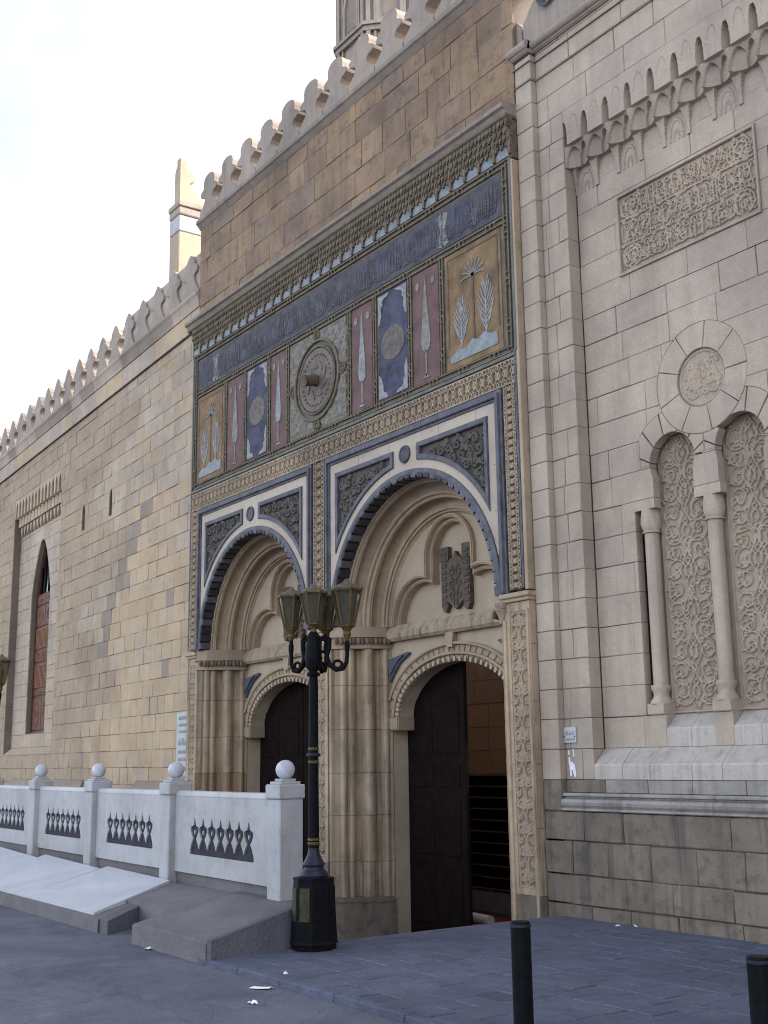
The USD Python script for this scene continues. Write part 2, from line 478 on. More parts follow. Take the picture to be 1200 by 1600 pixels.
M['ochre'] = plain('ochre_paint', (.19, .12, .06), rough=.8, var=.5, scale=3.0, dust=.65, dust_col=(.125, .085, .055), bump=.25)
M['maroon'] = plain('faded_maroon_paint', (.125, .07, .064), rough=.75, var=.3, scale=4, dust=.3, dust_col=(.13, .10, .09))
M['ultra'] = plain('faded_blue_paint', (.062, .060, .072), rough=.8, var=.5, scale=3.4, dust=.75, dust_col=(.12, .095, .07), bump=.25)
M['ultra2'] = plain('bright_blue_paint', (.050, .050, .086), rough=.8, var=.55, scale=4, dust=.75, dust_col=(.10, .08, .062))
M['white_paint'] = plain('flaking_white_paint', (.24, .24, .245), rough=.8, var=.4, scale=14, dust=.9, dust_col=(.13, .11, .09), bump=.3)
M['silver'] = plain('pale_green_paint', (.19, .185, .165), rough=.8, var=.35, scale=14, dust=.8, dust_col=(.12, .11, .085), bump=.3)
M['pale_blue'] = plain('pale_blue_tile', (.21, .23, .245), rough=.7, var=.3, scale=8, dust=.5, dust_col=(.16, .15, .13))
M['stalac'] = plain('stalactite_wood', (.135, .105, .072), rough=.8, var=.5, scale=10, dust=.5, dust_col=(.07, .055, .04), bump=.4)
M['slate'] = plain('slate_boss', (.075, .08, .10), rough=.5, var=.25, scale=7)
M['plaque'] = plain('carved_brown_plaque', (.10, .07, .05), rough=.65, var=.4, scale=12, dust=.3, dust_col=(.16, .11, .07))
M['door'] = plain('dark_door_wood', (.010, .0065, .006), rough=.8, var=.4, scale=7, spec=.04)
M['cedar'] = plain('carved_cedar', (.17, .075, .038), rough=.7, var=.4, scale=7, dust=.4, dust_col=(.24, .13, .06))
M['cedar2'] = plain('red_cedar', (.11, .046, .028), rough=.6, var=.4, scale=8)
M['iron'] = plain('black_iron', (.0045, .0048, .006), rough=.45, var=.35, scale=14, spec=.05, dust=.12, dust_col=(.03, .03, .03))
M['iron_blue'] = plain('blue_black_iron', (.008, .009, .022), rough=.42, var=.3, scale=14, spec=.28, dust=.2, dust_col=(.03, .03, .035))
M['brass'] = plain('aged_brass', (.095, .064, .024), rough=.5, metal=.4, var=.4, scale=22, dust=.6, dust_col=(.045, .034, .016))
M['glass'] = usdkit.material(stage, '/World/Looks/lantern_glass', {
    'fr': ('fresnel', {'IOR': 1.28}), 't': ('transparent_bsdf', {'color': (.42, .38, .30)}), 'd': ('diffuse_bsdf', {'color': (.16, .14, .11)}),
    'g': ('glossy_bsdf', {'roughness': .12, 'color': (.9, .9, .9)}), 'a': ('mix_closure', {'fac': .12}), 'm': ('mix_closure', {})},
    [('t.BSDF', 'a.closure1'), ('d.BSDF', 'a.closure2'), ('fr.fac', 'm.fac'), ('a.closure', 'm.closure1'), ('g.BSDF', 'm.closure2')], surface='m.closure')
M['pane'] = usdkit.material(stage, '/World/Looks/window_glass', {
    'fr': ('fresnel', {'IOR': 1.6}), 't': ('transparent_bsdf', {'color': (.35, .36, .38)}), 'g': ('glossy_bsdf', {'roughness': .08, 'color': (.9, .9, .9)}), 'm': ('mix_closure', {})},
    [('fr.fac', 'm.fac'), ('t.BSDF', 'm.closure1'), ('g.BSDF', 'm.closure2')], surface='m.closure')
M['marble'] = stone_mat('white_marble', (.365, .362, .38), stain=.65, stain_col=(.27, .245, .19), var=.14, rough=.42, bump=.08, fine=.03, streak=.4, streak_col=(.26, .24, .19), big=.12)
M['marble2'] = stone_mat('polished_marble', (.45, .455, .50), stain=.3, stain_col=(.38, .38, .43), var=.10, rough=.30, bump=.05, fine=.02)
M['inlay'] = plain('slate_inlay', (.034, .032, .042), rough=.7, var=.25, scale=10, spec=.1)
M['granite'] = stone_mat('speckled_granite', (.13, .13, .155), stain=.4, stain_col=(.13, .12, .12), var=.15, fine=.3, bump=.3)
M['granite2'] = stone_mat('worn_granite', (.175, .165, .17), stain=.5, stain_col=(.115, .11, .118), var=.18, fine=.2, bump=.3)
M['road'] = stone_mat('dusty_asphalt', (.145, .15, .192), stain=.8, stain_col=(.19, .187, .21), var=.25, fine=.25, bump=.8, scale=.8, cracks=.35, big=.2)
for i, c in enumerate([(.122, .132, .186), (.128, .136, .188), (.116, .127, .182)]):
    M[f'pave{i}'] = stone_mat(f'paving_stone_{i}', c, stain=.55, stain_col=(.075, .078, .098), var=.2, fine=.2, bump=.7, cracks=.3)
M['dirt'] = stone_mat('dusty_joint', (.08, .085, .115), stain=.4)
M['paper'] = plain('white_paper', (.72, .72, .74), rough=.8, var=.08)
M['smear'] = plain('white_paint_smear', (.70, .68, .76), rough=.7, var=.15, scale=20)
M['ink'] = plain('grey_lettering', (.34, .33, .34), rough=.8, var=.2)
M['sign'] = plain('sign_marble', (.42, .42, .43), rough=.6, var=.10, scale=5, dust=.2, dust_col=(.45, .42, .36))
M['carpet'] = plain('red_carpet', (.16, .022, .032), rough=.95, var=.35, scale=9)
M['interior'] = stone_mat('interior_stone', (.34, .21, .125), stain=.3)
M['verdigris'] = plain('dull_lantern_roof', (.07, .066, .05), rough=.6, var=.4, scale=20)
M['panel_gilt'] = plain('worn_gilt_relief', (.028, .026, .012), rough=.6, var=.6, scale=30, bump=.5)
M['bulb'] = plain('frosted_bulb', (.15, .14, .13), rough=.4)
M['speaker'] = plain('grey_horn_plastic', (.075, .078, .09), rough=.55, var=.1)
M['mina'] = stone_mat('minaret_stone', (.33, .28, .235), stain=.4, scale=.4)
M['turret'] = stone_mat('turret_stone', (.40, .32, .23), stain=.2, scale=.5)


def pick(prefix, n):
    return M[f'{prefix}{rng.integers(0, n)}']


def courses(x0, x1, z0, z1, h, w0, w1, r=rng, gap=.005, hj=.0):
    z = z0
    while z < z1 - 1e-3:
        hh = min(h * (1 + r.uniform(-hj, hj)), z1 - z)
        if z1 - (z + hh) < .06:
            hh = z1 - z
        x = x0 - r.uniform(0, w0)
        while x < x1:
            w = r.uniform(w0, w1)
            a, b = max(x, x0), min(x + w, x1)
            if x1 - b < .1:
                b = x1; w = x1 - x + 1e-6
            if b - a > .03:
                yield (a + gap / 2, b - gap / 2, z + gap / 2, z + hh - gap / 2)
            x += w
        z += hh


def lay(parent, rects, region, yf, chooser, depth=.06, ch=.007, j=.003, name='stone', limit=300, local=True, order=None, stuff_mat='far', extra=()):
    """Blocks of a wall inside region: the first `limit` by `order` as parts, the rest as one part."""
    items = []
    for (a, b, c, d) in rects:
        rect = sbox(a, c, b, d)
        if region.contains(rect):
            items.append(((a + b) / 2, (c + d) / 2, stone(a, b, c, d, yf, depth, ch, j)))
        else:
            g = region.intersection(rect)
            for p in polys(g):
                if p.area > .002:
                    items.append((p.centroid.x, p.centroid.y, ext(p, yf + rng.uniform(-.002, .002), yf + depth)))
    items += list(extra)
    if order:
        items.sort(key=order)
    for (x, z, m) in items[:limit]:
        obj(parent, name, m, chooser(x, z), local=local)
    if len(items) > limit:
        obj(parent, 'stonework', [m for _, _, m in items[limit:]], M[stuff_mat], local=local, kind='stuff')


# ------------------------------------------------------------------ ground
FORE = sbox(-21.0, 6.25, -9.95, 10.6)
big = Polygon([(-350, -300), (300, -300), (300, 9.6), (-9.95, 9.6), (-9.95, 6.25), (-21, 6.25), (-21, 9.6), (-60, 12), (-350, 30)])
gm = trimesh.creation.triangulate_polygon(big, engine='earcut')
struct('road', trimesh.Trimesh(np.column_stack([gm[0], np.full(len(gm[0]), -.05)]), gm[1], process=False), M['road'], 'dusty grey asphalt road in front of the gate')
struct('forecourt_floor', bx(-21, -9.95, 6.25, 10.6, -.80, -.70), M['granite2'], 'sunken stone floor before the gate behind the balustrade')
pv = struct('pavement', bx(-9.94, 3.0, 4.95, 9.42, -.75, -.012), M['dirt'], 'grey paved forecourt to the right of the gate')
slabs = []
for (a, b, c, d) in courses(-9.93, -4.0, 4.96, 9.20, .235, .26, .46, gap=.007, hj=.06):
    if rng.random() < .985:
        q = stone(a, b, c, d, 0, .03, .005, .004)
        v = np.asarray(q.vertices)
        slabs.append(((a + b) / 2, (c + d) / 2, trimesh.Trimesh(np.stack([v[:, 0], v[:, 2], -v[:, 1] + rng.uniform(-.004, .003)], 1), q.faces, process=False)))
slabs.sort(key=lambda t: t[1] + .4 * max(0, t[0] + 5.2) * 4)
for (_, _, m) in slabs[:300]:
    obj(pv, 'paving_stone', m, pick('pave', 3))
if len(slabs) > 300:
    obj(pv, 'paving', [m for _, _, m in slabs[300:]], M['pave1'], kind='stuff')
obj(pv, 'paving_beyond', bx(-3.99, 3.0, 4.96, 9.2, -.02, 0), M['pave0'], kind='stuff')
kb = struct('kerb', bx(-9.94, 3.0, 4.90, 4.945, -.3, -.02), M['granite2'], 'worn stone kerb between pavement and road')
x = -9.94
while x < -3.5:
    w = rng.uniform(.7, 1.0)
    obj(kb, 'kerb_stone', bx(x, x + w - .008, 4.86 + rng.uniform(-.006, .006), 4.95, -.3, .004 + rng.uniform(-.006, .004), .012), pick('pave', 3))
    x += w
ret = struct('retaining_wall', bx(-9.985, -9.945, 6.3, 9.2, -.8, -.006), M['granite2'], 'low stone edge of the pavement above the sunken forecourt')

# ------------------------------------------------------------------ the gateway
YP = 9.10
XL, XR = -19.20, -10.18
gate = thing('gateway', 'ornate double arched stone gateway under a painted frieze and brown crenellated wall', 'gateway', (-14.7, YP, 0))
BAYS = [dict(xc=-16.92, hw=1.94, R=1.865, zc=3.58), dict(xc=-12.56, hw=2.03, R=1.93, zc=3.55)]
core = sbox(XL, -.8, XR, 11.62)
for b in BAYS:
    core = core.difference(unary_union([Point(b['xc'], b['zc']).buffer(b['R'] + .02, 64), sbox(b['xc'] - b['R'] - .02, -1, b['xc'] + b['R'] + .02, b['zc'])]))
obj(gate, 'masonry_core', ext(core, 9.216, 10.17), M['mortar'])

# brown upper wall
region = sbox(XL, 9.66, XR, 11.62)
uw = obj(gate, 'upper_wall', bx(XL + .01, XR - .01, 9.203, 9.23, 9.6, 11.62), M['mortar_dark'], label='brown stone wall above the frieze')
lay(uw, [(a + 0, b, c, d) for (a, b, c, d) in courses(XL, XR, 9.66, 11.62, .425, .42, .85, gap=.006, hj=.08)], region, 9.19, lambda x, z: pick('brown', 5), depth=.03, j=.008, local=False)
obj(gate, 'coping', [extx(Polygon([(9.13, 11.70), (9.10, 11.72), (9.10, 11.79), (9.5, 11.79), (9.5, 11.62), (9.19, 11.62)]), XL - .03, XR + .02)], M['coping'])


def merlon_poly(s=1.0, h=.86, w=.745):
    half = [(.49, 0), (.49, .18), (.40, .24), (.26, .33), (.21, .42), (.25, .49), (.36, .52), (.45, .555), (.46, .62), (.40, .67), (.31, .70), (.28, .75), (.29, .82), (.27, .90), (.20, .96), (.10, .99), (.03, 1.0)]
    pts = [(x * w, z * h) for x, z in half] + [(-x * w, z * h) for x, z in reversed(half)]
    return Polygon(pts)


def pointed_merlon(h=.86, w=.86):
    half = [(.5, 0), (.5, .03), (.38, .16), (.27, .32), (.22, .42), (.25, .48), (.40, .53), (.42, .62), (.34, .70), (.25, .75), (.25, .82), (.16, .91), (.03, 1.0)]
    return Polygon([(x * w, z * h) for x, z in half] + [(-x * w, z * h) for x, z in reversed(half)])


for k in range(12):
    xm = -18.84 + k * .745
    p = affinity.translate(merlon_poly(), xm, 11.79)
    obj(gate, 'merlon', extb(p, 9.16, 9.50, .006), M['merlon'])
# return merlons on the left end, seen behind the first one
for k in range(2):
    p = affinity.translate(merlon_poly(), 9.9 + k * .75, 11.79)
    m = extx(p, XL, XL + .3)
    obj(gate, 'merlon', m, M['merlon'])
obj(gate, 'side_wall', bx(XL + .01, XL + .5, 10.17, 11.2, 9.0, 11.79), M['brown0'])

# cornice with stalactites
obj(gate, 'cornice_ledge', [extx(Polygon([(8.99, 9.645), (8.95, 9.665), (8.95, 9.72), (9.0, 9.735), (9.21, 9.76), (9.21, 9.58), (9.02, 9.58)]), XL - .12, XR + .02)], M['coping'])
obj(gate, 'cornice_fillet', [extx(Polygon([(9.015, 9.545), (9.0, 9.56), (9.0, 9.585), (9.21, 9.585), (9.21, 9.545)]), XL - .10, XR + .02)], M['rope'])
obj(gate, 'cornice_back', bx(XL - .05, XR, 9.10, 9.215, 9.02, 9.55), M['stalac'])
NS = 30
pw = (XR - XL - .02) / NS
for k in range(NS):
    xc = XL + .01 + (k + .5) * pw
    ni = Polygon(np.vstack([[[-.5 * pw + .02, 0], [.5 * pw - .02, 0]], np.stack([(.5 * pw - .02) * np.cos(np.linspace(0, PI, 12)), .15 * np.sin(np.linspace(0, PI, 12)) ** .8], 1)]))
    obj(gate, 'niche_tile', ext(affinity.translate(ni.buffer(0), xc, 9.055), 9.088, 9.102), M['pale_blue'])
    ms = []
    for t, (z0, z1, yf, nn) in enumerate([(9.16, 9.28, 9.07, 3), (9.24, 9.37, 9.055, 4), (9.33, 9.46, 9.04, 3), (9.43, 9.55, 9.025, 4)]):
        for q in range(nn):
            cx = xc + ((q + .5) / nn - .5) * pw + (pw / (2 * nn) if t % 2 else 0)
            w = pw / nn * .42
            tri = Polygon([(-w, .14), (-w * 1.02, .05), (-w * .5, .015), (0, -.02), (w * .5, .015), (w * 1.02, .05), (w, .14)])
            g = affinity.translate(affinity.scale(tri, 1, (z1 - z0) / .16, origin=(0, 0)), cx, z0 + .02)
            ms.append(ext(g, yf, 9.11))
            ms.append(ext(affinity.translate(sbox(-w * .3, -.025, w * .3, .02), cx, z0 + .03), yf - .01, 9.10))
    ms.append(ext(affinity.translate(Polygon([(-.02, -.10), (.02, -.10), (.035, .12), (-.035, .12)]), xc + pw / 2, 9.16), 9.06, 9.10))
    obj(gate, 'stalactite', ms, M['stalac'])

# painted frieze
obj(gate, 'frieze_ground', bx(XL + .04, XR - .06, 9.118, 9.216, 6.47, 9.06), M['frieze'])
ins = obj(gate, 'inscription_band', bx(XL + .2, XR - .22, 9.108, 9.12, 8.33, 8.90), M['ultra'], label='faded blue inscription band')
c = script_lines(XL + .3, XR - .3, 8.36, 8.88, 5, 1.6) + script_lines(XL + .35, XR - .3, 8.36, 8.70, 8, 1.5)
obj(ins, 'lettering', [tube(np.column_stack([q[:, 0], np.full(len(q), 9.107), q[:, 1]]), .010, 5) for q in c], plain('faded_gilt_lettering', (.082, .082, .098), rough=.7, var=.5, scale=4, dust=.6, dust_col=(.125, .10, .075)), smooth=True)
for xx in (-11.62, -18.3):
    obj(ins, 'cartouche', ext(affinity.translate(unary_union([affinity.rotate(sbox(-.05, -.24, .05, .24), a) for a in (-18, 18)]), xx, 8.6), 9.102, 9.112), M['silver'])
for xx in np.arange(-18.7, -10.6, .82):
    obj(ins, 'paint_patch', ext(affinity.scale(Point(xx, 8.6).buffer(.30, 16), 1, .72), 9.1055, 9.110), M['ultra2'] if xx > -13.4 else M['ultra'])


def rope(parent, x0, z0, x1, z1, y=9.10, half=.036):
    p0, p1 = np.array([x0, z0]), np.array([x1, z1])
    L = np.linalg.norm(p1 - p0)
    t = (p1 - p0) / L
    n = np.array([-t[1], t[0]])
    ms = []
    for s in (-1, 1):
        a, b = p0 + n * half * s, p1 + n * half * s
        ms.append(tube([[a[0], y, a[1]], [b[0], y, b[1]]], .013, 6))
    k = max(1, int(round(L / .62)))
    for i in range(k):
        c = p0 + t * L * (i + .5) / k
        for d in (-.045, .045):
            q = c + t * d
            a = np.linspace(0, 2 * PI, 11)
            ms.append(tube(np.column_stack([q[0] + .042 * np.cos(a), np.full(11, y - .006), q[1] + .042 * np.sin(a)]), .010, 5))
    return obj(parent, 'rope_moulding', ms, M['rope'], smooth=True)


ZT, ZD, ZB = 8.99, 8.25, 6.54
rope(gate, XL + .12, ZT, XR - .14, ZT)
rope(gate, XL + .12, ZD, XR - .14, ZD)
rope(gate, XL + .12, ZB, XR - .14, ZB)
rope(gate, XL + .12, ZB, XL + .12, ZT)
rope(gate, XR - .16, ZB, XR - .16, ZT)
PAN = [('palm', -19.02, -17.93), ('cyp', -17.84, -17.21), ('blue', -17.12, -16.38), ('cyp', -16.30, -15.76), ('disc', -15.70, -13.96),
       ('cyp', -13.88, -13.30), ('blue', -13.20, -12.43), ('cyp', -12.36, -11.72), ('palm', -11.63, -10.44)]
for i, (kd, a, b) in enumerate(PAN):
    if i:
        rope(gate, (PAN[i - 1][2] + a) / 2, ZB + .04, (PAN[i - 1][2] + a) / 2, ZD - .04, 9.104, .028)
    mat = {'palm': 'ochre', 'cyp': 'maroon', 'blue': 'ultra2', 'disc': 'frieze'}[kd]
    z0, z1, w, xm = 6.60, 8.19, b - a, (a + b) / 2
    lab = {'palm': 'ochre panel with painted palm and two plants', 'cyp': 'maroon panel with a pale cypress', 'blue': 'deep blue panel with white corners', 'disc': 'central roundel panel'}[kd]
    fp = obj(gate, 'frieze_panel', bx(a + .03, b - .03, 9.108, 9.12, z0, z1), M[mat], label=lab)
    y0, y1 = 9.099, 9.1085
    if kd == 'cyp':
        t = np.linspace(0, 1, 24)
        ww = w * .165 * np.interp(t, [0, .04, .14, .3, .7, 1], [.25, .75, 1, .82, .33, .03])
        zz = z0 + .42 + t * 1.08
        g = Polygon(np.vstack([np.column_stack([xm + ww, zz]), np.column_stack([xm - ww[::-1], zz[::-1]])]))
        bright = M['white_paint'] if i in (3, 5) else M['silver']
        obj(fp, 'cypress', ext(g, y0, y1), bright)
        obj(fp, 'trunk', [ext(sbox(xm - .013, z0 + .08, xm + .013, z0 + .44), y0, y1), ext(Polygon([(xm - .08, z0 + .05), (xm + .08, z0 + .05), (xm, z0 + .11)]), y0, y1)], bright)
        for s in (-1, 1):
            obj(fp, 'flower', ext(affinity.scale(Point(xm + s * w * .27, z1 - .2).buffer(.05, 8), .8, 1.2), y0, y1), M['silver'])
    elif kd == 'blue':
        for sx in (-1, 1):
            for sz in (-1, 1):
                q = Polygon([(0, 0), (w * .36, 0), (w * .28, .045), (w * .18, .06), (w * .12, .10), (w * .15, .15), (w * .08, .20), (w * .10, .30), (w * .045, .42), (0, .44)]) if sx < 0 or sz < 0 else Polygon([(0, 0), (w * .3, 0), (w * .24, .07), (w * .15, .09), (w * .14, .2), (w * .07, .32), (0, .36)])
                g = affinity.translate(affinity.scale(q, sx, sz, origin=(0, 0)), xm - sx * (w / 2 - .04), (z0 + .03) if sz > 0 else (z1 - .03))
                obj(fp, 'corner_ornament', ext(g, y0, y1), M['white_paint'])
        obj(fp, 'gilt_medallion', ext(affinity.scale(Point(xm, (z0 + z1) / 2).buffer(w * .36, 20), 1, .9), y0 + .003, y1), plain(f'gilt_medallion_{i}', (.10, .085, .075), var=.5, scale=16, dust=.5, dust_col=(.15, .11, .06)))
    elif kd == 'palm':
        sc_ = w / 1.19
        mound = Polygon([(-.47, .02), (.47, .02), (.47, .20), (.36, .19), (.22, .26), (.08, .20), (-.02, .24), (-.16, .15), (-.30, .18), (-.47, .10)])
        mp = M['pale_blue']
        obj(fp, 'mound', ext(affinity.translate(affinity.scale(mound, sc_, 1, origin=(0, 0)), xm, z0 + .06), y0, y1), mp)
        for sx, zb, hh in ((-.24, .30, .68), (.26, .34, .78)):
            fr = []
            cx = xm + sx * sc_
            for t in np.linspace(0, 1, 8):
                for s in (-1, 1):
                    l = .30 * (1 - .35 * t)
                    zz = z0 + zb + t * hh * .62
                    ww_ = .155 * sc_ * (.35 + .65 * math.sin(PI * min(1, t * .9 + .18)))
                    fr.append(ext(LineString([(cx, zz), (cx + s * ww_ * .55, zz + .10), (cx + s * ww_, zz + .22)]).buffer(.0095), y0 + .0004 * len(fr) % .006, y1))
            fr.append(ext(sbox(cx - .012, z0 + zb - .05, cx + .012, z0 + zb + hh * .8), y0 - .001, y1))
            obj(fp, 'palm_plant', fr, M['white_paint'])
        obj(fp, 'palm_trunk', ext(sbox(xm + .0, z0 + .3, xm + .03, z0 + 1.16), y0, y1), M['plaque'])
        fr = []
        for a_ in np.linspace(.12, PI - .12, 9):
            t = np.linspace(0, 1, 7)
            px = xm + .015 + .24 * sc_ * t * math.cos(a_)
            pz = z0 + 1.14 + .24 * t * (math.sin(a_) * .9 + .25) - .10 * t ** 2 * (1 - math.sin(a_) * .6)
            fr.append(ext(LineString(np.column_stack([px, pz])).buffer(.011), y0, y1))
        obj(fp, 'palm_crown', fr, M['silver'])
        obj(fp, 'painted_border', ext(sbox(a + .08, z0 + .30, b - .08, z1 - .06).difference(sbox(a + .10, z0 + .2, b - .10, z1 - .08)), y0 + .003, y1), M['plaque'])
    else:
        zc = (z0 + z1) / 2
        obj(fp, 'scrollwork', relief(a + .05, b - .05, z0 + .02, z1 - .02, 9.096, .012, grid_scrolls(sbox(a + .05, z0, b - .05, z1).difference(Point(xm, zc).buffer(.66)), .13, .05, 3), .008, .0125, mask=sbox(a, z0, b, z1).difference(Point(xm, zc).buffer(.6))), plain('worn_scroll_paint', (.17, .155, .13), var=.4, scale=8, dust=.5, dust_col=(.10, .085, .065)))
        for r_ in (.63, .53):
            aa = np.linspace(0, 2 * PI, 49)
            obj(fp, 'ring', tube(np.column_stack([xm + r_ * np.cos(aa), np.full(49, 9.09), zc + r_ * np.sin(aa)]), .022 if r_ > .6 else .016, 6), M['rope'], smooth=True)
        for a_ in (0, PI / 2, PI, 3 * PI / 2):
            for s in (0, 1):
                cx, cz = xm + .72 * math.cos(a_), zc + .72 * math.sin(a_)
                aa = np.linspace(0, 2 * PI, 17)
                obj(fp, 'knot', tube(np.column_stack([cx + (.085 - .04 * s) * np.cos(aa), np.full(17, 9.09), cz + (.085 - .04 * s) * np.sin(aa)]), .014, 5), M['rope'], smooth=True)
        dp = M['maroon']
        obj(fp, 'disc', lathe_y([(.001, 9.10), (.50, 9.10), (.50, 9.085), (.47, 9.078), (.40, 9.09), (.001, 9.09)], xm, zc, 0, 2 * PI, 48), plain('disc_paint', (.125, .095, .08), var=.35, scale=6, dust=.4, dust_col=(.10, .10, .085)), smooth=30)
        for q in range(30):
            a_ = q * 2 * PI / 30
            obj(fp, 'bead', trimesh.creation.icosphere(subdivisions=1, radius=.016).apply_translation((xm + .40 * math.cos(a_), 9.085, zc + .40 * math.sin(a_))), M['plaque'])
        bowl = lathe_z([(.001, 0), (.075, 0), (.10, .03), (.085, .07), (.085, .20), (.10, .23), (.10, .25), (.001, .25)], 0, 0, 0, 20)
        bowl.apply_transform(trimesh.transformations.rotation_matrix(PI / 2 + .25, (1, 0, 0)))
        obj(fp, 'boss', bowl.apply_translation((xm, 9.09, zc)), M['plaque'], smooth=30)
        for q in range(8):
            a_ = q * PI / 4 + .3
            obj(fp, 'scroll_leaf', ext(affinity.translate(affinity.rotate(affinity.scale(Point(0, 0).buffer(.07, 8), 1.5, .5), math.degrees(a_) + 60), xm + .24 * math.cos(a_), zc + .24 * math.sin(a_)), 9.078, 9.092), M['frieze'])

obj(gate, 'frieze_border', [bx(XL, XR - .06, 9.085, 9.216, 6.435, 6.485, .008), bx(XL, XL + .045, 9.086, 9.215, 6.49, 9.04, .006), bx(XR - .075, XR - .03, 9.086, 9.215, 6.49, 9.04, .006)], plain('green_grey_moulding', (.115, .12, .105), var=.3, dust=.4, dust_col=(.16, .13, .10)))

# carved band over and between the arches
XM0, XM1 = -14.99, -14.59
ZA, ZF = 6.42, 6.10
obj(gate, 'ornament_band', relief(XL + .02, XR - .05, ZF, ZA, 9.092, .05, rosette_band(XL + .02, XR - .05, ZF, ZA), .0085, .0095, soft=.010), M['band'])
for (a, b) in ((XL + .05, -18.89), (XM0 + .05, XM1 - .05), (-10.50, XR - .11)):
    obj(gate, 'ornament_band', relief(a, b, 3.60, ZF + .002, 9.093, .05, rosette_band(3.60, ZF, a, b, True), .0075, .0085, soft=.009), M['band'])
obj(gate, 'edge_strip', [bx(XR - .10, XR - .06, 9.088, 9.215, 3.6, 6.43, .006)], M['blue'])
obj(gate, 'edge_strip', [bx(XR - .055, XR, 9.094, 9.215, 3.58, 9.0, .006)], M['arch'], label='ochre edge strip')
obj(gate, 'edge_strip', [bx(XL, XL + .04, 9.088, 9.215, 3.6, 6.43, .006)], M['blue'])


def prof(P0, P1, el):
    """Moulded profile from P0 to P1 (R or -dx, y): rolls bulge to the open side, hollows sink."""
    P0, P1 = np.array(P0), np.array(P1)
    t = P1 - P0
    L = np.linalg.norm(t)
    t = t / L
    n = np.array([t[1], -t[0]])
    if n[0] > 0:
        n = -n
    pts = []
    for (kd, a, b) in el:
        c, r = P0 + t * L * (a + b) / 2, L * (b - a) / 2
        if kd == 'roll':
            for q in np.linspace(PI, 0, 9):
                pts.append(c + t * r * math.cos(q) + n * r * math.sin(q) * .95)
        elif kd == 'hollow':
            for q in np.linspace(PI, 0, 9):
                pts.append(c + t * r * math.cos(q) - n * r * math.sin(q) * 1.55)
        else:
            pts += [P0 + t * L * a, P0 + t * L * b]
    return pts


JEL = [('flat', 0, .07), ('roll', .09, .22), ('roll', .235, .345), ('hollow', .35, .48), ('flat', .48, .505), ('roll', .51, .68), ('hollow', .69, .80), ('flat', .80, .83), ('roll', .84, .94), ('flat', .96, 1.0)]
AEL = [('roll', 0, .07), ('roll', .08, .13), ('hollow', .15, .38), ('roll', .39, .455), ('flat', .465, .475), ('roll', .485, .55), ('hollow', .57, .78), ('roll', .79, .855), ('roll', .865, .92), ('flat', .93, 1.0)]

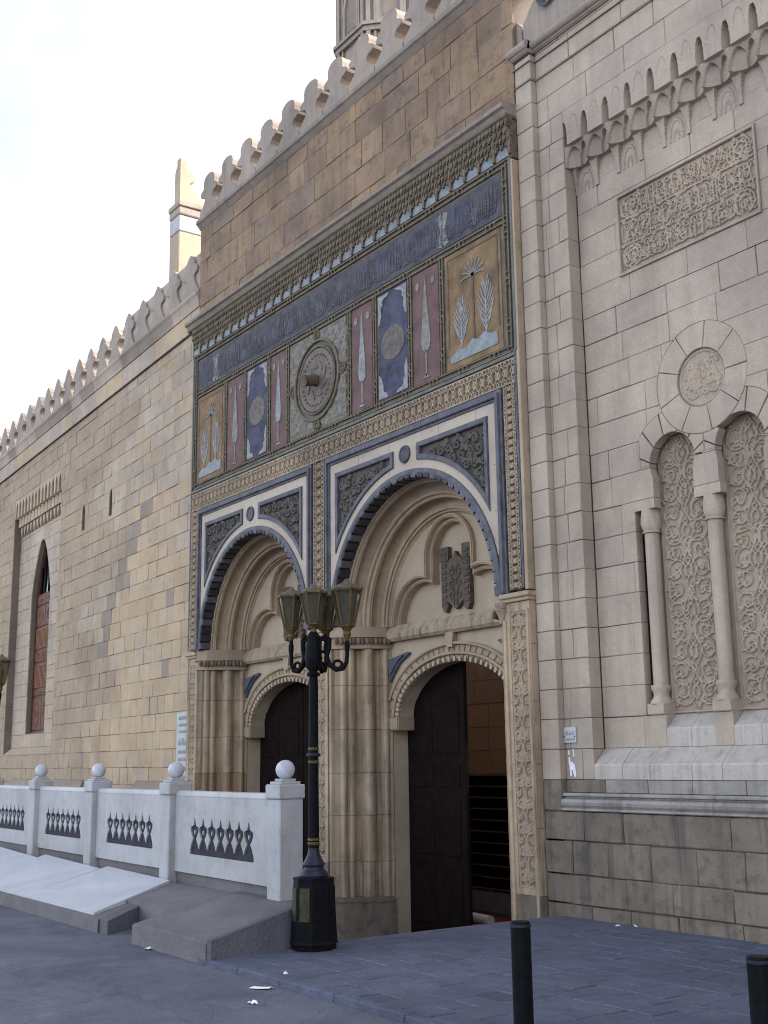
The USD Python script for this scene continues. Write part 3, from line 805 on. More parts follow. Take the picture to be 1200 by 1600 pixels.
for bi, b in enumerate(BAYS):
    xc, hw, R, zc = b['xc'], b['hw'], b['R'], b['zc']
    fo, fi = hw, hw - .13
    ztop = 6.085
    # blue outer frame
    fr = sbox(xc - fo, zc + .02, xc + fo, ztop).difference(sbox(xc - fi, zc, xc + fi, ztop - .13))
    fr2 = sbox(xc - fo + .035, zc + .02, xc + fo - .035, ztop - .035).difference(sbox(xc - fi - .035, zc, xc + fi + .035, ztop - .095))
    obj(gate, 'arch_frame', [ext(fr, 9.082, 9.215), extb(fr2, 9.052, 9.083, .008)], M['blue'])
    # spandrels
    ring = Point(xc, zc).buffer(R + .115, 96)
    inner = sbox(xc - fi + .15, zc + .9, xc + fi - .15, ztop - .13 - .145)
    sp = inner.difference(ring).difference(sbox(xc - .27, zc, xc + .27, 7))
    disc = Point(xc, zc + R + .23).buffer(.19, 24)
    cream = sbox(xc - fi + .003, zc + .02, xc + fi - .003, ztop - .133).difference(Point(xc, zc).buffer(R + .002, 96)).difference(sp.buffer(.003)).difference(Point(xc, zc + R + .23).buffer(.125, 24))
    joints = unary_union([LineString([(xc + q * .38, zc + R), (xc + q * .38, 7)]).buffer(.0022) for q in range(-5, 6)] +
                         [LineString([(xc + s * R * .95, zc + q), (xc + s * 3, zc + q)]).buffer(.0022) for s in (-1, 1) for q in (.5, 1.05, 1.62)])
    for p in polys(cream.difference(joints)):
        if p.area > .002:
            obj(gate, 'marble_slab', ext(p, 9.098 + rng.uniform(-.0015, .0015), 9.215), M['cream'])
    for p in polys(sp):
        bd = p.difference(p.buffer(-.072, join_style=2))
        obj(gate, 'spandrel_border', extb(bd, 9.076, 9.215, .008), M['blue'])
        ip = p.buffer(-.070, join_style=2)
        x0, z0, x1, z1 = ip.bounds
        sp_ = obj(gate, 'spandrel', relief(x0, x1, z0, z1, 9.092, .035, grid_scrolls(ip, .175, .072, bi * 7 + int(x0 > xc)), .014, .011, mask=ip), M['black_carve'])
    obj(gate, 'medallion', [lathe_y([(.001, 9.10), (.12, 9.10), (.12, 9.075), (.10, 9.068), (.085, 9.085), (.001, 9.085)], xc, zc + R + .23, 0, 2 * PI, 28)], M['blue'], smooth=30)
    # archivolt
    Ri = R - .095
    obj(gate, 'archivolt', lathe_y([(R, 9.215), (R, 9.078), (R - .02, 9.068), (Ri + .02, 9.068), (Ri, 9.078), (Ri, 9.09), (Ri + .035, 9.10), (Ri + .035, 9.29), (R, 9.29)], xc, zc), M['blue'], smooth=30)
    N = 40
    for k in range(N):
        a0, a1 = PI * (k + .12) / N, PI * (k + .88) / N
        pr = [(Ri - .035, 9.080), (Ri - .02, 9.064), (Ri + .03, 9.064), (Ri + .05, 9.085), (Ri + .05, 9.275), (Ri - .02, 9.275)]
        obj(gate, 'scallop', lathe_y(pr, xc, zc, a0, a1, 3), M['blue'] if 12 > k or k % 3 == 0 else M['blue_dark'])
    obj(gate, 'arch_soffit', lathe_y([(R + .02, 9.10), (Ri + .03, 9.10), (Ri + .03, 9.30), (R + .02, 9.30)], xc, zc), M['black_carve'], smooth=30)
    # stepped arch orders
    P = prof((Ri + .01, 9.28), (1.40, 9.83), AEL)
    obj(gate, 'arch_orders', lathe_y(P + [(1.40, 9.90), (R + .02, 9.90), (R + .02, 9.285)], xc, zc, n=64), M['arch'], smooth=35)
    # tympanum with trefoil moulding
    tre = unary_union([Point(xc, 4.42).buffer(.44, 40), Point(xc - .68, zc).buffer(.56, 40), Point(xc + .68, zc).buffer(.56, 40), sbox(xc - .68, zc - .1, xc + .68, 4.06), sbox(xc - .44, 4.0, xc + .44, 4.42)]).intersection(sbox(xc - 3, zc + .005, xc + 3, 9))
    ty = Point(xc, zc).buffer(1.46, 64).intersection(sbox(xc - 3, zc + .001, xc + 3, 9)).difference(tre.buffer(.05))
    obj(gate, 'tympanum', ext(ty, 9.832, 10.02), M['plaster'])
    obj(gate, 'tympanum_recess', ext(Point(xc, zc).buffer(1.46, 64).intersection(sbox(xc - 3, zc + .001, xc + 3, 9)), 9.975, 10.17), M['plaster'])
    cl = sbox(xc - 3, zc + .01, xc + 3, 9)
    obj(gate, 'trefoil_moulding', [extb(tre.buffer(.11).difference(tre.buffer(.055)).intersection(cl), 9.765, 9.84, .015)], M['arch'])
    obj(gate, 'trefoil_moulding', [extb(tre.buffer(.055).difference(tre).intersection(cl), 9.845, 9.98, .012)], M['arch'])
    # carved plaque with two little towers
    pl = unary_union([sbox(-.31, .02, -.17, .80), sbox(.17, .02, .31, .80), sbox(-.345, .66, -.15, .86), sbox(.15, .66, .345, .86),
                      Polygon([(-.2, .12), (0, -.02), (.2, .12), (.2, .60), (.12, .68), (.06, .70), (0, .78), (-.06, .70), (-.12, .68), (-.2, .60)]), Point(-.24, .0).buffer(.045), Point(.24, 0).buffer(.045)])
    pl = affinity.translate(pl, xc, 3.68)
    pq = obj(gate, 'plaque', ext(pl, 9.905, 9.98), M['plaque'], label='dark carved plaque shaped like two towers')
    obj(pq, 'carving', [tube(np.column_stack([q[:, 0], np.full(len(q), 9.903), q[:, 1]]), .014, 5) for q in
                        [spiral(xc + s * .085, 3.68 + zz, .075, .02, 1.1, PI / 2, s, 18) for s in (-1, 1) for zz in (.18, .34, .50)]] +
        [tube([[xc + s * .03, 9.902, 3.72], [xc + s * .05, 9.902, 4.0]], .014, 5) for s in (-1, 1)] +
        [ext(sbox(xc + s * .24 - .05, 3.74 + k * .085, xc + s * .24 + .05, 3.79 + k * .085), 9.893, 9.907) for s in (-1, 1) for k in range(9)], M['black_carve'])
    # ledge over the door
    obj(gate, 'ledge', extx(Polygon([(9.74, 3.37), (9.74, 3.43), (9.83, zc + .01), (10.17, zc + .01), (10.17, 3.33), (9.78, 3.33)]), xc - 1.50, xc + 1.50), M['jamb2'])
    # door wall, arch, imposts
    th = np.linspace(0, PI, 49)
    ell = lambda a_, b_: Polygon(np.column_stack([xc + a_ * np.cos(th), 2.27 + b_ * np.sin(th)]))
    op = unary_union([ell(1.27, .70), sbox(xc - 1.27, 2.05, xc + 1.27, 2.28), sbox(xc - 1.45, -.9, xc + 1.45, 2.09)])
    obj(gate, 'door_wall', ext(sbox(xc - 1.96, -.8, xc + 1.96, 3.36).difference(op), 9.852, 10.17), M['plaster'])
    NV = 27
    rg = ell(1.49, .90).difference(ell(1.275, .705))
    for k in range(NV):
        a0, a1 = PI * k / NV + .003, PI * (k + 1) / NV - .003
        w = Polygon([(xc, 2.1)] + [(xc + 3 * math.cos(q), 2.27 + 3 * math.sin(q)) for q in np.linspace(a0, a1, 4)])
        g = rg.intersection(w).intersection(sbox(xc - 1.47, 2.26, xc + 1.47, 4))
        for p in polys(g):
            if p.area > .001:
                obj(gate, 'voussoir', extb(p, 9.815 + rng.uniform(-.003, .003), 9.853, .012), M['carve'] if k % 2 else M['arch'])
    for s0, s1, y in ((1.50, .92, 9.80), (1.36, .79, 9.80)):
        pts = np.column_stack([xc + s0 * np.cos(th), np.full(49, y), 2.27 + s1 * np.sin(th)])
        pts = pts[np.abs(pts[:, 0] - xc) < 1.47]
        obj(gate, 'arch_bead', tube(pts, .022, 7), M['arch'], smooth=True)
    for k in range(34):
        q = PI * (k + .5) / 34
        obj(gate, 'arch_dentil', bx(-.022, .022, 9.80, 9.86, -.035, .03).apply_transform(trimesh.transformations.rotation_matrix(-(q - PI / 2), (0, 1, 0))).apply_translation((xc + 1.285 * math.cos(q), 0, 2.27 + .715 * math.sin(q))), M['plaster'])
    obj(gate, 'keystone', ext(Polygon([(xc - .06, 3.14), (xc + .06, 3.14), (xc + .09, 3.34), (xc - .09, 3.34)]), 9.77, 9.853), M['arch'])
    for s in (-1, 1):
        g = Polygon([(s * 1.46, 3.06), (s * 1.0, 3.14), (s * .96, 3.12), (s * 1.2, 3.0), (s * 1.36, 2.84), (s * 1.44, 2.74)])
        obj(gate, 'slate_boss', extb(affinity.translate(g.buffer(0), xc, .02), 9.77, 9.853, .03), M['slate'])
        # impost block
        obj(gate, 'impost', [extb(affinity.translate(sbox(min(s * 1.26, s * 1.50), 2.08, max(s * 1.26, s * 1.50), 2.268), xc, 0), 9.80, 10.16, .015)], M['carve'])
        # jambs: moulded splays in courses
        P = prof((1.86, 9.13), (1.45, 9.85), JEL)
        plan = Polygon([(-1.955, 9.10), (-1.90, 9.10), (-1.885, 9.15), (-1.87, 9.15)] + [(-q[0], q[1]) for q in P] + [(-1.45, 9.86), (-1.955, 9.86)]).buffer(0)
        if s > 0:
            plan = affinity.scale(plan, -1, 1, origin=(0, 0))
        plan = affinity.translate(plan, xc, 0)
        zs = [-.17, .30, .92, 1.50, 2.10, 2.72, 3.24]
        for z0, z1 in zip(zs[:-1], zs[1:]):
            dz = rng.uniform(-.03, .03) if z1 < 3.2 else 0
            obj(gate, 'jamb_block', extz(plan, z0 + .002, z1 - .003), M['jamb_low'] if (z1 < 1.55 and bi == 0) else (M['jamb'] if rng.random() < .6 else M['jamb2']), smooth=40)
        pl2 = plan.convex_hull.buffer(.035, join_style=2).intersection(affinity.translate(affinity.scale(sbox(-1.955, 9.0, -1.40, 9.86), 1 if s < 0 else -1, 1, origin=(0, 0)), xc, 0))
        obj(gate, 'jamb_base', [extz(pl2, -.75, -.28), extz(pl2.buffer(-.012), -.28, -.235), extz(pl2, -.235, -.20), extz(pl2.buffer(-.02), -.20, -.168)], M['base1'])
        obj(gate, 'capital', [extz(pl2.buffer(-.012), 3.24, 3.30), extz(pl2.buffer(.012), 3.40, 3.435), extz(pl2.buffer(-.022), 3.30, 3.40), extz(pl2.buffer(-.03), 3.435, zc + .004)], M['carve'])
        for q in range(13):
            t = (q + .5) / 13
            px, py = xc + s * (1.85 - .40 * t - .075), 9.12 + .72 * t - .045
            obj(gate, 'capital_leaf', trimesh.creation.icosphere(subdivisions=1, radius=.034).apply_scale((1, 1, 1.6)).apply_translation((px, py, 3.345)), M['capital_red'] if q % 2 else M['plaque'])

# pilasters beside the doors
for (a, b, ca, cb, z0) in ((XL, -18.86, -18.98 + .02, -18.66 + .0, .2), (XM0 - .03, XM1 + .03, -14.945, -14.635, .30), (-10.64, XR, -10.53, -10.245, .2)):
    if a < -19:
        a, b, ca, cb = XL, -18.862, -19.10, -18.90
    zs = [-.75, -.2, z0 - .02, .9, 1.6, 2.3, 2.95, 3.45]
    hole = sbox(ca, z0 + .05, cb, 3.34)
    for p0, p1 in zip(zs[:-1], zs[1:]):
        g = sbox(a, p0 + .002, b, p1 - .002).difference(hole)
        for p in polys(g):
            obj(gate, 'pilaster_block', ext(p, YP + rng.uniform(-.001, .001), 9.216), M['jamb'] if p1 > .3 else M['base0'])
    obj(gate, 'carved_panel', relief(ca, cb, z0 + .05, 3.34, 9.106, .024, scroll_panel(ca, cb, z0 + .05, 3.34, (cb - ca) * .92), .010, .0085, soft=.010), M['carve'])
    obj(gate, 'pilaster_cap', [bx(a - .03, b + .03, 9.05, 9.216, 3.50, 3.56, .012), bx(a - .012, b + .012, 9.075, 9.215, 3.455, 3.50, .008)], M['arch'])
# cluster of thin shafts left of the right pilaster
obj(gate, 'shaft', [lathe_z([(.001, -.2), (.028, -.2), (.028, 3.25), (.001, 3.25)], -10.61, 9.10, 0, 14)], M['jamb'], smooth=30)
obj(gate, 'shaft', [lathe_z([(.001, -.2), (.02, -.2), (.02, 3.36), (.001, 3.36)], -10.215, 9.098, 0, 12)], M['jamb'], smooth=30)
cp = [(.001, 0), (.03, 0), (.045, .03), (.04, .06), (.07, .13), (.085, .16), (.06, .18), (.085, .21), (.085, .25), (.001, .25)]
obj(gate, 'capital', lathe_z(cp, -10.66, 9.10, 3.22, 16), M['carve'], smooth=40)

# doors
for bi, b in enumerate(BAYS):
    xc = b['xc']
    leaves = ((xc - 1.44, xc - .13 if bi else xc - .01),) if bi else ((xc - 1.44, xc - .01), (xc + .01, xc + 1.44))
    for (a, c) in leaves:
        d = obj(gate, 'door', bx(a, c, 10.10, 10.16, -.69, 3.02, .006), M['door'])
        w = c - a
        for (z0, z1) in ((-.5, .25), (.4, 1.15), (1.3, 1.6), (1.75, 2.5)):
            for q in range(2):
                x0 = a + .12 + q * (w - .12) / 2
                obj(d, 'door_panel', bx(x0, x0 + (w - .36) / 2, 10.088, 10.105, z0, z1, .006), M['door'])
# the second leaf of the open doorway stands folded inwards
obj(gate, 'door', bx(-11.16, -11.10, 10.2, 11.55, -.69, 3.02, .006), M['door'], label='open door leaf')

# the room behind the open door
struct('interior_floor', bx(-19.6, -10.0, 10.17, 14.3, -.78, -.70), M['granite2'], 'stone floor inside the gate')
room = thing('entrance_hall', 'dim warm stone hall seen through the open right doorway', 'hall', (-14.7, 12.3, -.7))
rw = obj(room, 'back_wall', bx(-19.6, -10.0, 14.05, 14.3, -.7, 5.2), M['mortar'])
for (a, b_, c, d_) in courses(-19.5, -13.5, -.7, 4.2, .42, .6, 1.0, gap=.006):
    obj(rw, 'stone', stone(a, b_, c, d_, 14.02, .035, .006, .002), M['interior'])
obj(room, 'side_wall', bx(-19.9, -19.6, 10.17, 14.3, -.7, 5.2), M['interior'])
obj(room, 'side_wall', bx(-10.0, -9.7, 10.17, 14.3, -.7, 5.2), M['interior'])
obj(room, 'ceiling', bx(-19.9, -9.7, 10.17, 13.1, 5.0, 5.2), M['interior'])
rk = thing('shoe_rack', 'dark wooden shoe rack of many shelves beyond the open door', 'shoe rack', (-15.4, 12.7, -.4))
obj(rk, 'back_panel', bx(-16.6, -14.2, 12.98, 13.02, -.38, 1.43), M['door'])
for k in range(11):
    obj(rk, 'shelf', bx(-16.6, -14.2, 12.55, 12.98, -.36 + k * .176, -.336 + k * .176), M['door'] if k < 10 else M['plaque'])
    obj(rk, 'shelf_edge', bx(-16.6, -14.2, 12.535, 12.55, -.36 + k * .176, -.338 + k * .176), M['plaque'])
for xx in (-16.6, -15.4, -14.23):
    obj(rk, 'upright', bx(xx, xx + .03, 12.55, 12.97, -.38, 1.40), M['door'])
single('stone_step', bx(-17.2, -13.6, 12.4, 13.2, -.70, -.385, .02), M['granite2'], 'grey stone step under the dark shoe rack', 'step')
single('stone_urn', lathe_z([(.001, 0), (.16, 0), (.18, .04), (.13, .08), (.17, .14), (.19, .2), (.13, .27), (.15, .3), (.09, .36), (.04, .40), (.001, .41)], -14.75, 12.75, 1.425, 20), M['interior'], 'small carved stone ornament on top of the shoe rack', 'ornament', smooth=40)
cz = np.zeros((10, 14, 3))
for i in range(10):
    for k in range(14):
        cz[i, k] = (-16.6 + k * .30, 10.9 + i * .155, -.692 + .012 * rng.random())
q = [(i * 14 + k, i * 14 + k + 1, (i + 1) * 14 + k + 1, (i + 1) * 14 + k) for i in range(9) for k in range(13)]
f = np.array([[a, b_, c] for a, b_, c, d in q] + [[a, c, d] for a, b_, c, d in q])
single('carpet', trimesh.Trimesh(cz.reshape(-1, 3), f, process=False), M['carpet'], 'crumpled red carpet on the floor inside the open door', 'carpet', smooth=True)
mat_roll = tube([[-14.6, 11.55, -.62], [-13.9, 11.45, -.62]], .07, 12)
single('rolled_mat', mat_roll, M['paper'], 'pale rolled mat lying on the red carpet inside the door', 'mat', smooth=30)

# ------------------------------------------------------------------ left wall (own frame: x to the right, y into the wall)
LW = thing('stone_wall', 'long crenellated tan stone wall left of the gateway with a tall cedar window', 'wall', (-19.2, 9.24, 0), -2.9)
WX0, WX1 = -16.2, -.012
rec = sbox(-12.83, 1.95, -8.52, 8.80)
slit = lambda x: Polygon([(x - .10, 6.95), (x + .10, 6.95), (x + .10, 7.38), (x + .07, 7.48), (x, 7.58), (x - .07, 7.48), (x - .10, 7.38)])
slits = [slit(-6.72), slit(-4.85)]
front = sbox(WX0, -.8, WX1, 9.68).difference(unary_union([rec] + slits))
obj(LW, 'masonry_core', ext(sbox(WX0 - 30, -.8, WX1, 10.4).difference(unary_union([rec.buffer(.001)] + slits)), .012, .24), M['mortar'], local=True)


def wall_tone(x, z):
    # newer, yellower blocks to the lower right of a stepped line of grey ones
    line = -3.2 - (6.6 - z) * .80
    if abs(x - line) < .28 and 3.2 < z < 6.4:
        return pick('dark', 2)
    if (x > line and z < 6.8) or z < 2.9:
        if rng.random() < .03:
            return pick('dark', 2)
        return pick('tan', 6) if rng.random() < .93 else pick('grey', 4)
    return pick('grey', 4) if rng.random() < .8 else pick('tan', 6)


lay(LW, list(courses(WX0, WX1, -.70, 9.68, .3285, .36, .72, gap=.006)), front, 0.0, wall_tone, depth=.02, j=.007, order=lambda t: -t[0] * 1.0 + abs(t[1] - 4) * .25 + 1.2 * math.sin(t[1] * 2.3), limit=300)
obj(LW, 'wall_beyond', [stone(a, b, c, d, 0, .02) for (a, b, c, d) in courses(-46, WX0, -.7, 9.68, .3285, .5, .9, gap=.006)], M['far'], local=True, kind='stuff')
# recess: back face, jambs, sill, stalactite head
win = unary_union([sbox(-11.52, 2.46, -9.84, 6.0), Polygon(np.vstack([[(-11.52, 6.0)], [(-11.52 + (1 - math.cos(t * PI / 2)) * .0 + .84 * t, 6.0 + 1.42 * math.sin(t * PI / 2) ** .9) for t in np.linspace(.02, 1, 14)], [(-9.84 - .84 * t, 6.0 + 1.42 * math.sin(t * PI / 2) ** .9) for t in np.linspace(1, .02, 14)], [(-9.84, 6.0)]])).buffer(0)])
rb = obj(LW, 'recess_back', ext(rec.buffer(.02).difference(win), .225, .55), M['mortar'], local=True)
lay(rb, list(courses(-12.83, -8.52, 2.12, 7.8, .3285, .4, .8, gap=.006)), sbox(-12.83, 2.12, -8.52, 7.8).difference(win), .20, lambda x, z: pick('grey', 4) if rng.random() < .5 else pick('pale', 5), depth=.025, limit=300)
k = 0
for z in np.arange(2.0, 8.2, .3285):
    obj(LW, 'jamb_stone', bx(-12.85, -12.832, .004, .20, z + .003, z + .325, .003), pick('grey', 4), local=True)
obj(LW, 'sill', extx(Polygon([(.004, 1.951), (.20, 2.12), (.24, 2.12), (.24, 1.951)]), -12.82, -8.53), M['grey1'], local=True)
NU = 14
for kx in range(NU):
    w = (12.80 - 8.55) / NU
    x0 = -12.80 + kx * w
    g = sbox(x0, 8.30, x0 + w, 8.80).difference(Polygon([(x0 + .06, 8.3), (x0 + w - .06, 8.3), (x0 + w - .06, 8.6), (x0 + w / 2, 8.76), (x0 + .06, 8.6)]))
    obj(LW, 'stalactite', [ext(g, .0, .22), bx(x0 + .02, x0 + w - .02, .10, .21, 8.06, 8.34), ext(Polygon([(x0 + .02, 8.1), (x0 + w / 2, 7.78), (x0 + w - .02, 8.1)]), .15, .21)], M['grey0'] if kx % 2 else M['tan3'], local=True)
wn = obj(LW, 'window', [ext(win.difference(win.buffer(-.05)), .32, .42)], M['cedar2'], local=True, label='tall pointed window with a carved cedar screen and dark glass above')
obj(wn, 'screen', bx(-11.47, -9.89, .37, .40, 2.5, 6.05), M['cedar2'], local=True)
for q, (z0, z1) in enumerate(((2.55, 3.35), (3.42, 3.55), (3.62, 4.22), (4.28, 4.55), (4.62, 5.15), (5.2, 5.7), (5.76, 6.0))):
    for s in range(2):
        x0 = -11.44 + s * .78
        obj(wn, 'screen_panel', bx(x0, x0 + .74, .345, .372, z0, z1, .008), M['cedar'] if q in (2, 4) else M['cedar2'], local=True)
        if q in (0, 5, 6):
            obj(wn, 'carving', [tube(np.column_stack([p[:, 0], np.full(len(p), .345), p[:, 1]]), .016, 5) for p in leaf(x0 + .37, z0 + .06, PI / 2, z1 - z0 - .12, .22) + [spiral(x0 + .37, (z0 + z1) / 2, .12, .03, 1, 0, 1, 16)]], M['cedar'], local=True)
        else:
            obj(wn, 'carving', [bx(x0 + .06 + i * .11, x0 + .11 + i * .11, .335, .346, z0 + .04, z1 - .04) for i in range(6)], M['cedar'], local=True)
obj(wn, 'pane', ext(win.buffer(-.05).intersection(sbox(-12, 6.06, -9, 8)), .385, .392), M['pane'], local=True)
obj(wn, 'grille', [ext(LineString([(-11.5 + i * .3, 6.05), (-11.5 + i * .3, 7.4)]).buffer(.012).intersection(win.buffer(-.02)), .36, .385) for i in range(1, 6)], M['iron'], local=True)
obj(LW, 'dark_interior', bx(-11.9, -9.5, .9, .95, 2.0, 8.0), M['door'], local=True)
for s in slits:
    x = s.centroid.x
    obj(LW, 'slit_window', ext(s.buffer(.02), .20, .235), M['door'], local=True)
# mouldings at the top of the wall
obj(LW, 'string_course', [bx(-20.0, WX1, -.045, .24, 9.69, 9.70)], M['coping'], local=True)
x = -20.0
while x < WX1 - .05:
    w = min(rng.uniform(.7, 1.2), WX1 - x)
    obj(LW, 'frieze_stone', stone(x + .003, x + w - .003, 9.705, 10.10, -.035, .05, .006, .003), pick('tan', 6) if rng.random() < .5 else pick('pale', 5), local=True)
    obj(LW, 'cornice_stone', extx(Polygon([(-.05, 10.105), (-.06, 10.15), (-.05, 10.17), (-.065, 10.22), (-.09, 10.30), (-.125, 10.35), (-.125, 10.395), (.2, 10.395), (.2, 10.105)]), x + .003, x + w - .004), pick('pale', 5) if rng.random() < .5 else pick('dark', 2), local=True)
    x += w
for kx in range(21):
    xm = -.44 - kx * .86
    p = affinity.translate(pointed_merlon(), xm, 10.40)
    obj(LW, 'merlon', extb(p, -.075, .25, .006), M['merlon'], local=True)
obj(LW, 'blind_parapet', ext(sbox(-3.86, 10.4, -.02, 11.19), -.03, .25), M['pale3'], local=True)
# worn base mouldings and sign
for (a, b) in ((-2.75, -1.25), (-8.1, -6.0), (-11.8, -10.0), (-14.6, -12.6)):
    obj(LW, 'base_moulding', extx(Polygon([(-.02, 1.02), (-.09, 1.04), (-.10, 1.10), (-.06, 1.14), (-.08, 1.20), (-.05, 1.26), (-.03, 1.34), (.0, 1.36), (.0, 1.02)]), a, b), M['dark0'], local=True)
sg = thing('wall_sign', 'tall white marble sign with lines of worn script beside the left pilaster', 'sign', (-19.2, 9.24, 0), -2.9)
obj(sg, 'slab', bx(-.70, -.07, -.035, -.004, 1.30, 2.56, .006), M['sign'], local=True)
for i, (z0, z1) in enumerate(((2.42, 2.50), (2.31, 2.37), (2.19, 2.25), (1.96, 2.12), (1.83, 1.90), (1.70, 1.77), (1.52, 1.62), (1.40, 1.47))):
    if i < 3 or i in (4, 5):
        cs = script_lines(-.60, -.16, z0, z1, 30 + i, 1.0)
    else:
        cs = script_lines(-.62, -.14, z0, z1, 40 + i, 1.2)
    obj(sg, 'lettering', [tube(np.column_stack([q[:, 0], np.full(len(q), -.036), q[:, 1]]), .0065, 4) for q in cs], M['ink'], local=True)

# ------------------------------------------------------------------ right wall
RW = thing('stone_wall', 'pale ashlar wall right of the gateway with carved niches and stalactite recess', 'wall', (-9.9, 9.19, 0))
XE = 8.0
Y1, YA, YB = 9.19, 9.28, 9.46
zc0 = 1.757 - .329
course = lambda x0, x1, z0, z1, w0, w1: courses(x0, x1, z0, z1, .329, w0, w1, gap=.006)
obj(RW, 'masonry_core', [bx(-10.14, XE, 9.70, 10.7, -.8, 10.5), bx(-10.14, -9.895, 9.212, 9.70, -.6, 10.5), bx(-9.895, -9.462, 9.302, 9.70, -.6, 10.5), bx(-9.462, XE, 9.302, 9.70, 9.26, 10.5), bx(-4.55, XE, 9.302, 9.7, -.6, 9.26)], M['mortar'])
cs = list(courses(-10.17, -9.882, 1.428 - .329 * 0, 10.38, .329, .3, .31, gap=.006))
for z in np.arange(1.428, 10.3, .329):
    obj(RW, 'pilaster_stone', bx(-10.165, -9.88, Y1 + rng.uniform(-.002, .002), 9.42, z + .003, min(z + .326, 10.40), .006), pick('pale', 5))
rect_pan = sbox(-8.82, 7.0, -6.86, 7.99)
xn = [-8.25, -7.36, -6.47, -5.58]
niche = unary_union([sbox(-8.81, 2.08, -5.1, 4.275)] + [unary_union([Point(x, 4.735).buffer(.305, 32), sbox(x - .275, 4.2, x + .275, 4.62)]) for x in xn])
rings = [(-7.79, 5.53), (-6.02, 5.53)]
circ = unary_union([Point(*c).buffer(.60, 40) for c in rings])
vz = unary_union([Point(x, 4.735).buffer(.56, 40).intersection(sbox(x - .4425, 4.735, x + .4425, 9)) for x in xn])
A_region = unary_union([sbox(-9.879, 1.428, -9.445, 10.38), sbox(-9.879, 9.22, XE, 10.38), sbox(-4.55, 1.428, XE, 10.38)])
B_region = sbox(-9.446, 1.757, -4.56, 9.22).difference(unary_union([rect_pan, niche, circ, vz, sbox(-8.55, 1.7, -5.26, 2.09)]))
ch = lambda x, z: pick('pale', 5)
lay(RW, list(course(-9.879, -9.446, zc0, 9.323, .22, .40)), sbox(-9.879, zc0, -9.446, 9.323), YA, ch, depth=.17, local=False)
lay(RW, list(course(-9.879, -4.2, 9.326, 10.38, .55, .95)), sbox(-9.879, 9.22, -4.2, 10.38), YA, ch, depth=.03, local=False)
lay(RW, list(course(-9.446, -4.56, 1.757, 9.22, .45, .95)), B_region, YB, ch, depth=.10, local=False, order=lambda t: t[0])
obj(RW, 'wall_beyond', [stone(a, b, c, d, YA, .03) for (a, b, c, d) in course(-4.55, XE, -.05, 10.38, .6, 1.0)], M['far'], kind='stuff')
for (cx, cz) in rings:
    for q in range(9):
        w = Polygon([(cx, cz)] + [(cx + math.cos(a) * 2, cz + math.sin(a) * 2) for a in np.linspace(q * 2 * PI / 9 + .008, (q + 1) * 2 * PI / 9 - .008, 8)])
        g = Point(cx, cz).buffer(.597, 40).difference(Point(cx, cz).buffer(.315, 40)).intersection(w).difference(niche)
        for p in polys(g):
            obj(RW, 'voussoir', extb(p, YB + rng.uniform(-.002, .002), YB + .11, .004), pick('pale', 5))
    cr = obj(RW, 'roundel', relief(cx - .32, cx + .32, cz - .32, cz + .32, YB + .018, .014, [arc(cx, cz, .29, 0, 2 * PI, 40)] + script_lines(cx - .22, cx + .22, cz - .12, cz + .14, 3, 1.0) + grid_scrolls(Point(cx, cz).buffer(.25), .115, .045, 12) + [spiral(cx + s * .13, cz + t * .13, .08, .02, 1.2, 0, s) for s in (-1, 1) for t in (-1, 1)], .007, .0085, mask=Point(cx, cz).buffer(.316)), M['pale_carve'])
for x in xn:
    for q in range(7):
        w = Polygon([(x, 4.6)] + [(x + math.cos(a) * 2, 4.735 + math.sin(a) * 2) for a in np.linspace(q * PI / 7 + .01, (q + 1) * PI / 7 - .01, 6)])
        g = vz.intersection(Point(x, 4.735).buffer(.558, 40)).difference(niche).difference(circ).intersection(w)
        g = g.intersection(sbox(x - .443, 4, x + .443, 6))
        for p in polys(g):
            if p.area > .003:
                obj(RW, 'voussoir', extb(p.buffer(-.002), YB + rng.uniform(-.002, .002), YB + .11, .004), pick('pale', 5))
YN = 9.61
for i, x in enumerate(xn):
    a, b = x - .44, x + .44
    obj(RW, 'carved_panel', relief(a, b, 2.05, 5.08, YN, .024, scroll_panel(a + .10, b - .10, 2.1, 5.05, .42) + scroll_panel(a + .10, b - .10, 2.31, 4.84, .42)[1::2] + grid_scrolls(sbox(a + .12, 2.1, b - .12, 5.05), .17, .045, 40 + i)[::2], .0065, .0078, soft=.0085, seed=i), M['pale_carve'])
for i, x in enumerate([-8.66, -7.80, -6.915, -6.02, -5.15]):
    r = .080
    obj(RW, 'colonnette', lathe_z([(.001, 2.38), (r, 2.38), (r, 4.06), (.001, 4.06)], x, 9.545, 0, 20), M['pale1'], smooth=30)
    obj(RW, 'column_base', [lathe_z([(.001, 2.20), (.12, 2.20), (.115, 2.23), (.085, 2.27), (.08, 2.31), (.10, 2.35), (.105, 2.375), (.10, 2.395), (.001, 2.395)], x, 9.54, 0, 20), bx(x - .115, x + .115, 9.43, 9.64, 2.09, 2.205, .01)], M['pale0'], smooth=35)
    obj(RW, 'column_capital', [lathe_z([(.001, 4.02), (.10, 4.02), (.105, 4.035), (.085, 4.05), (.10, 4.07), (.115, 4.13), (.11, 4.2), (.10, 4.275), (.001, 4.275)], x, 9.545, 0, 20)], M['pale2'], smooth=35)
    obj(RW, 'column_pier', bx(x - .115, x + .115, 9.455, 9.64, 1.757, 2.09, .008), pick('pale', 5))
    if i < 4:
        for q in range(2):
            x0 = x + .117 + q * .325
            obj(RW, 'niche_sill_stone', extx(Polygon([(9.458, 1.76), (9.458, 1.94), (9.47, 1.955), (9.615, 2.085), (9.64, 2.085), (9.64, 1.76)]), x0 + .002, x0 + .322), M['sill'])
# stalactite head of the recess
NU = 14
w = (9.44 - 4.56) / NU


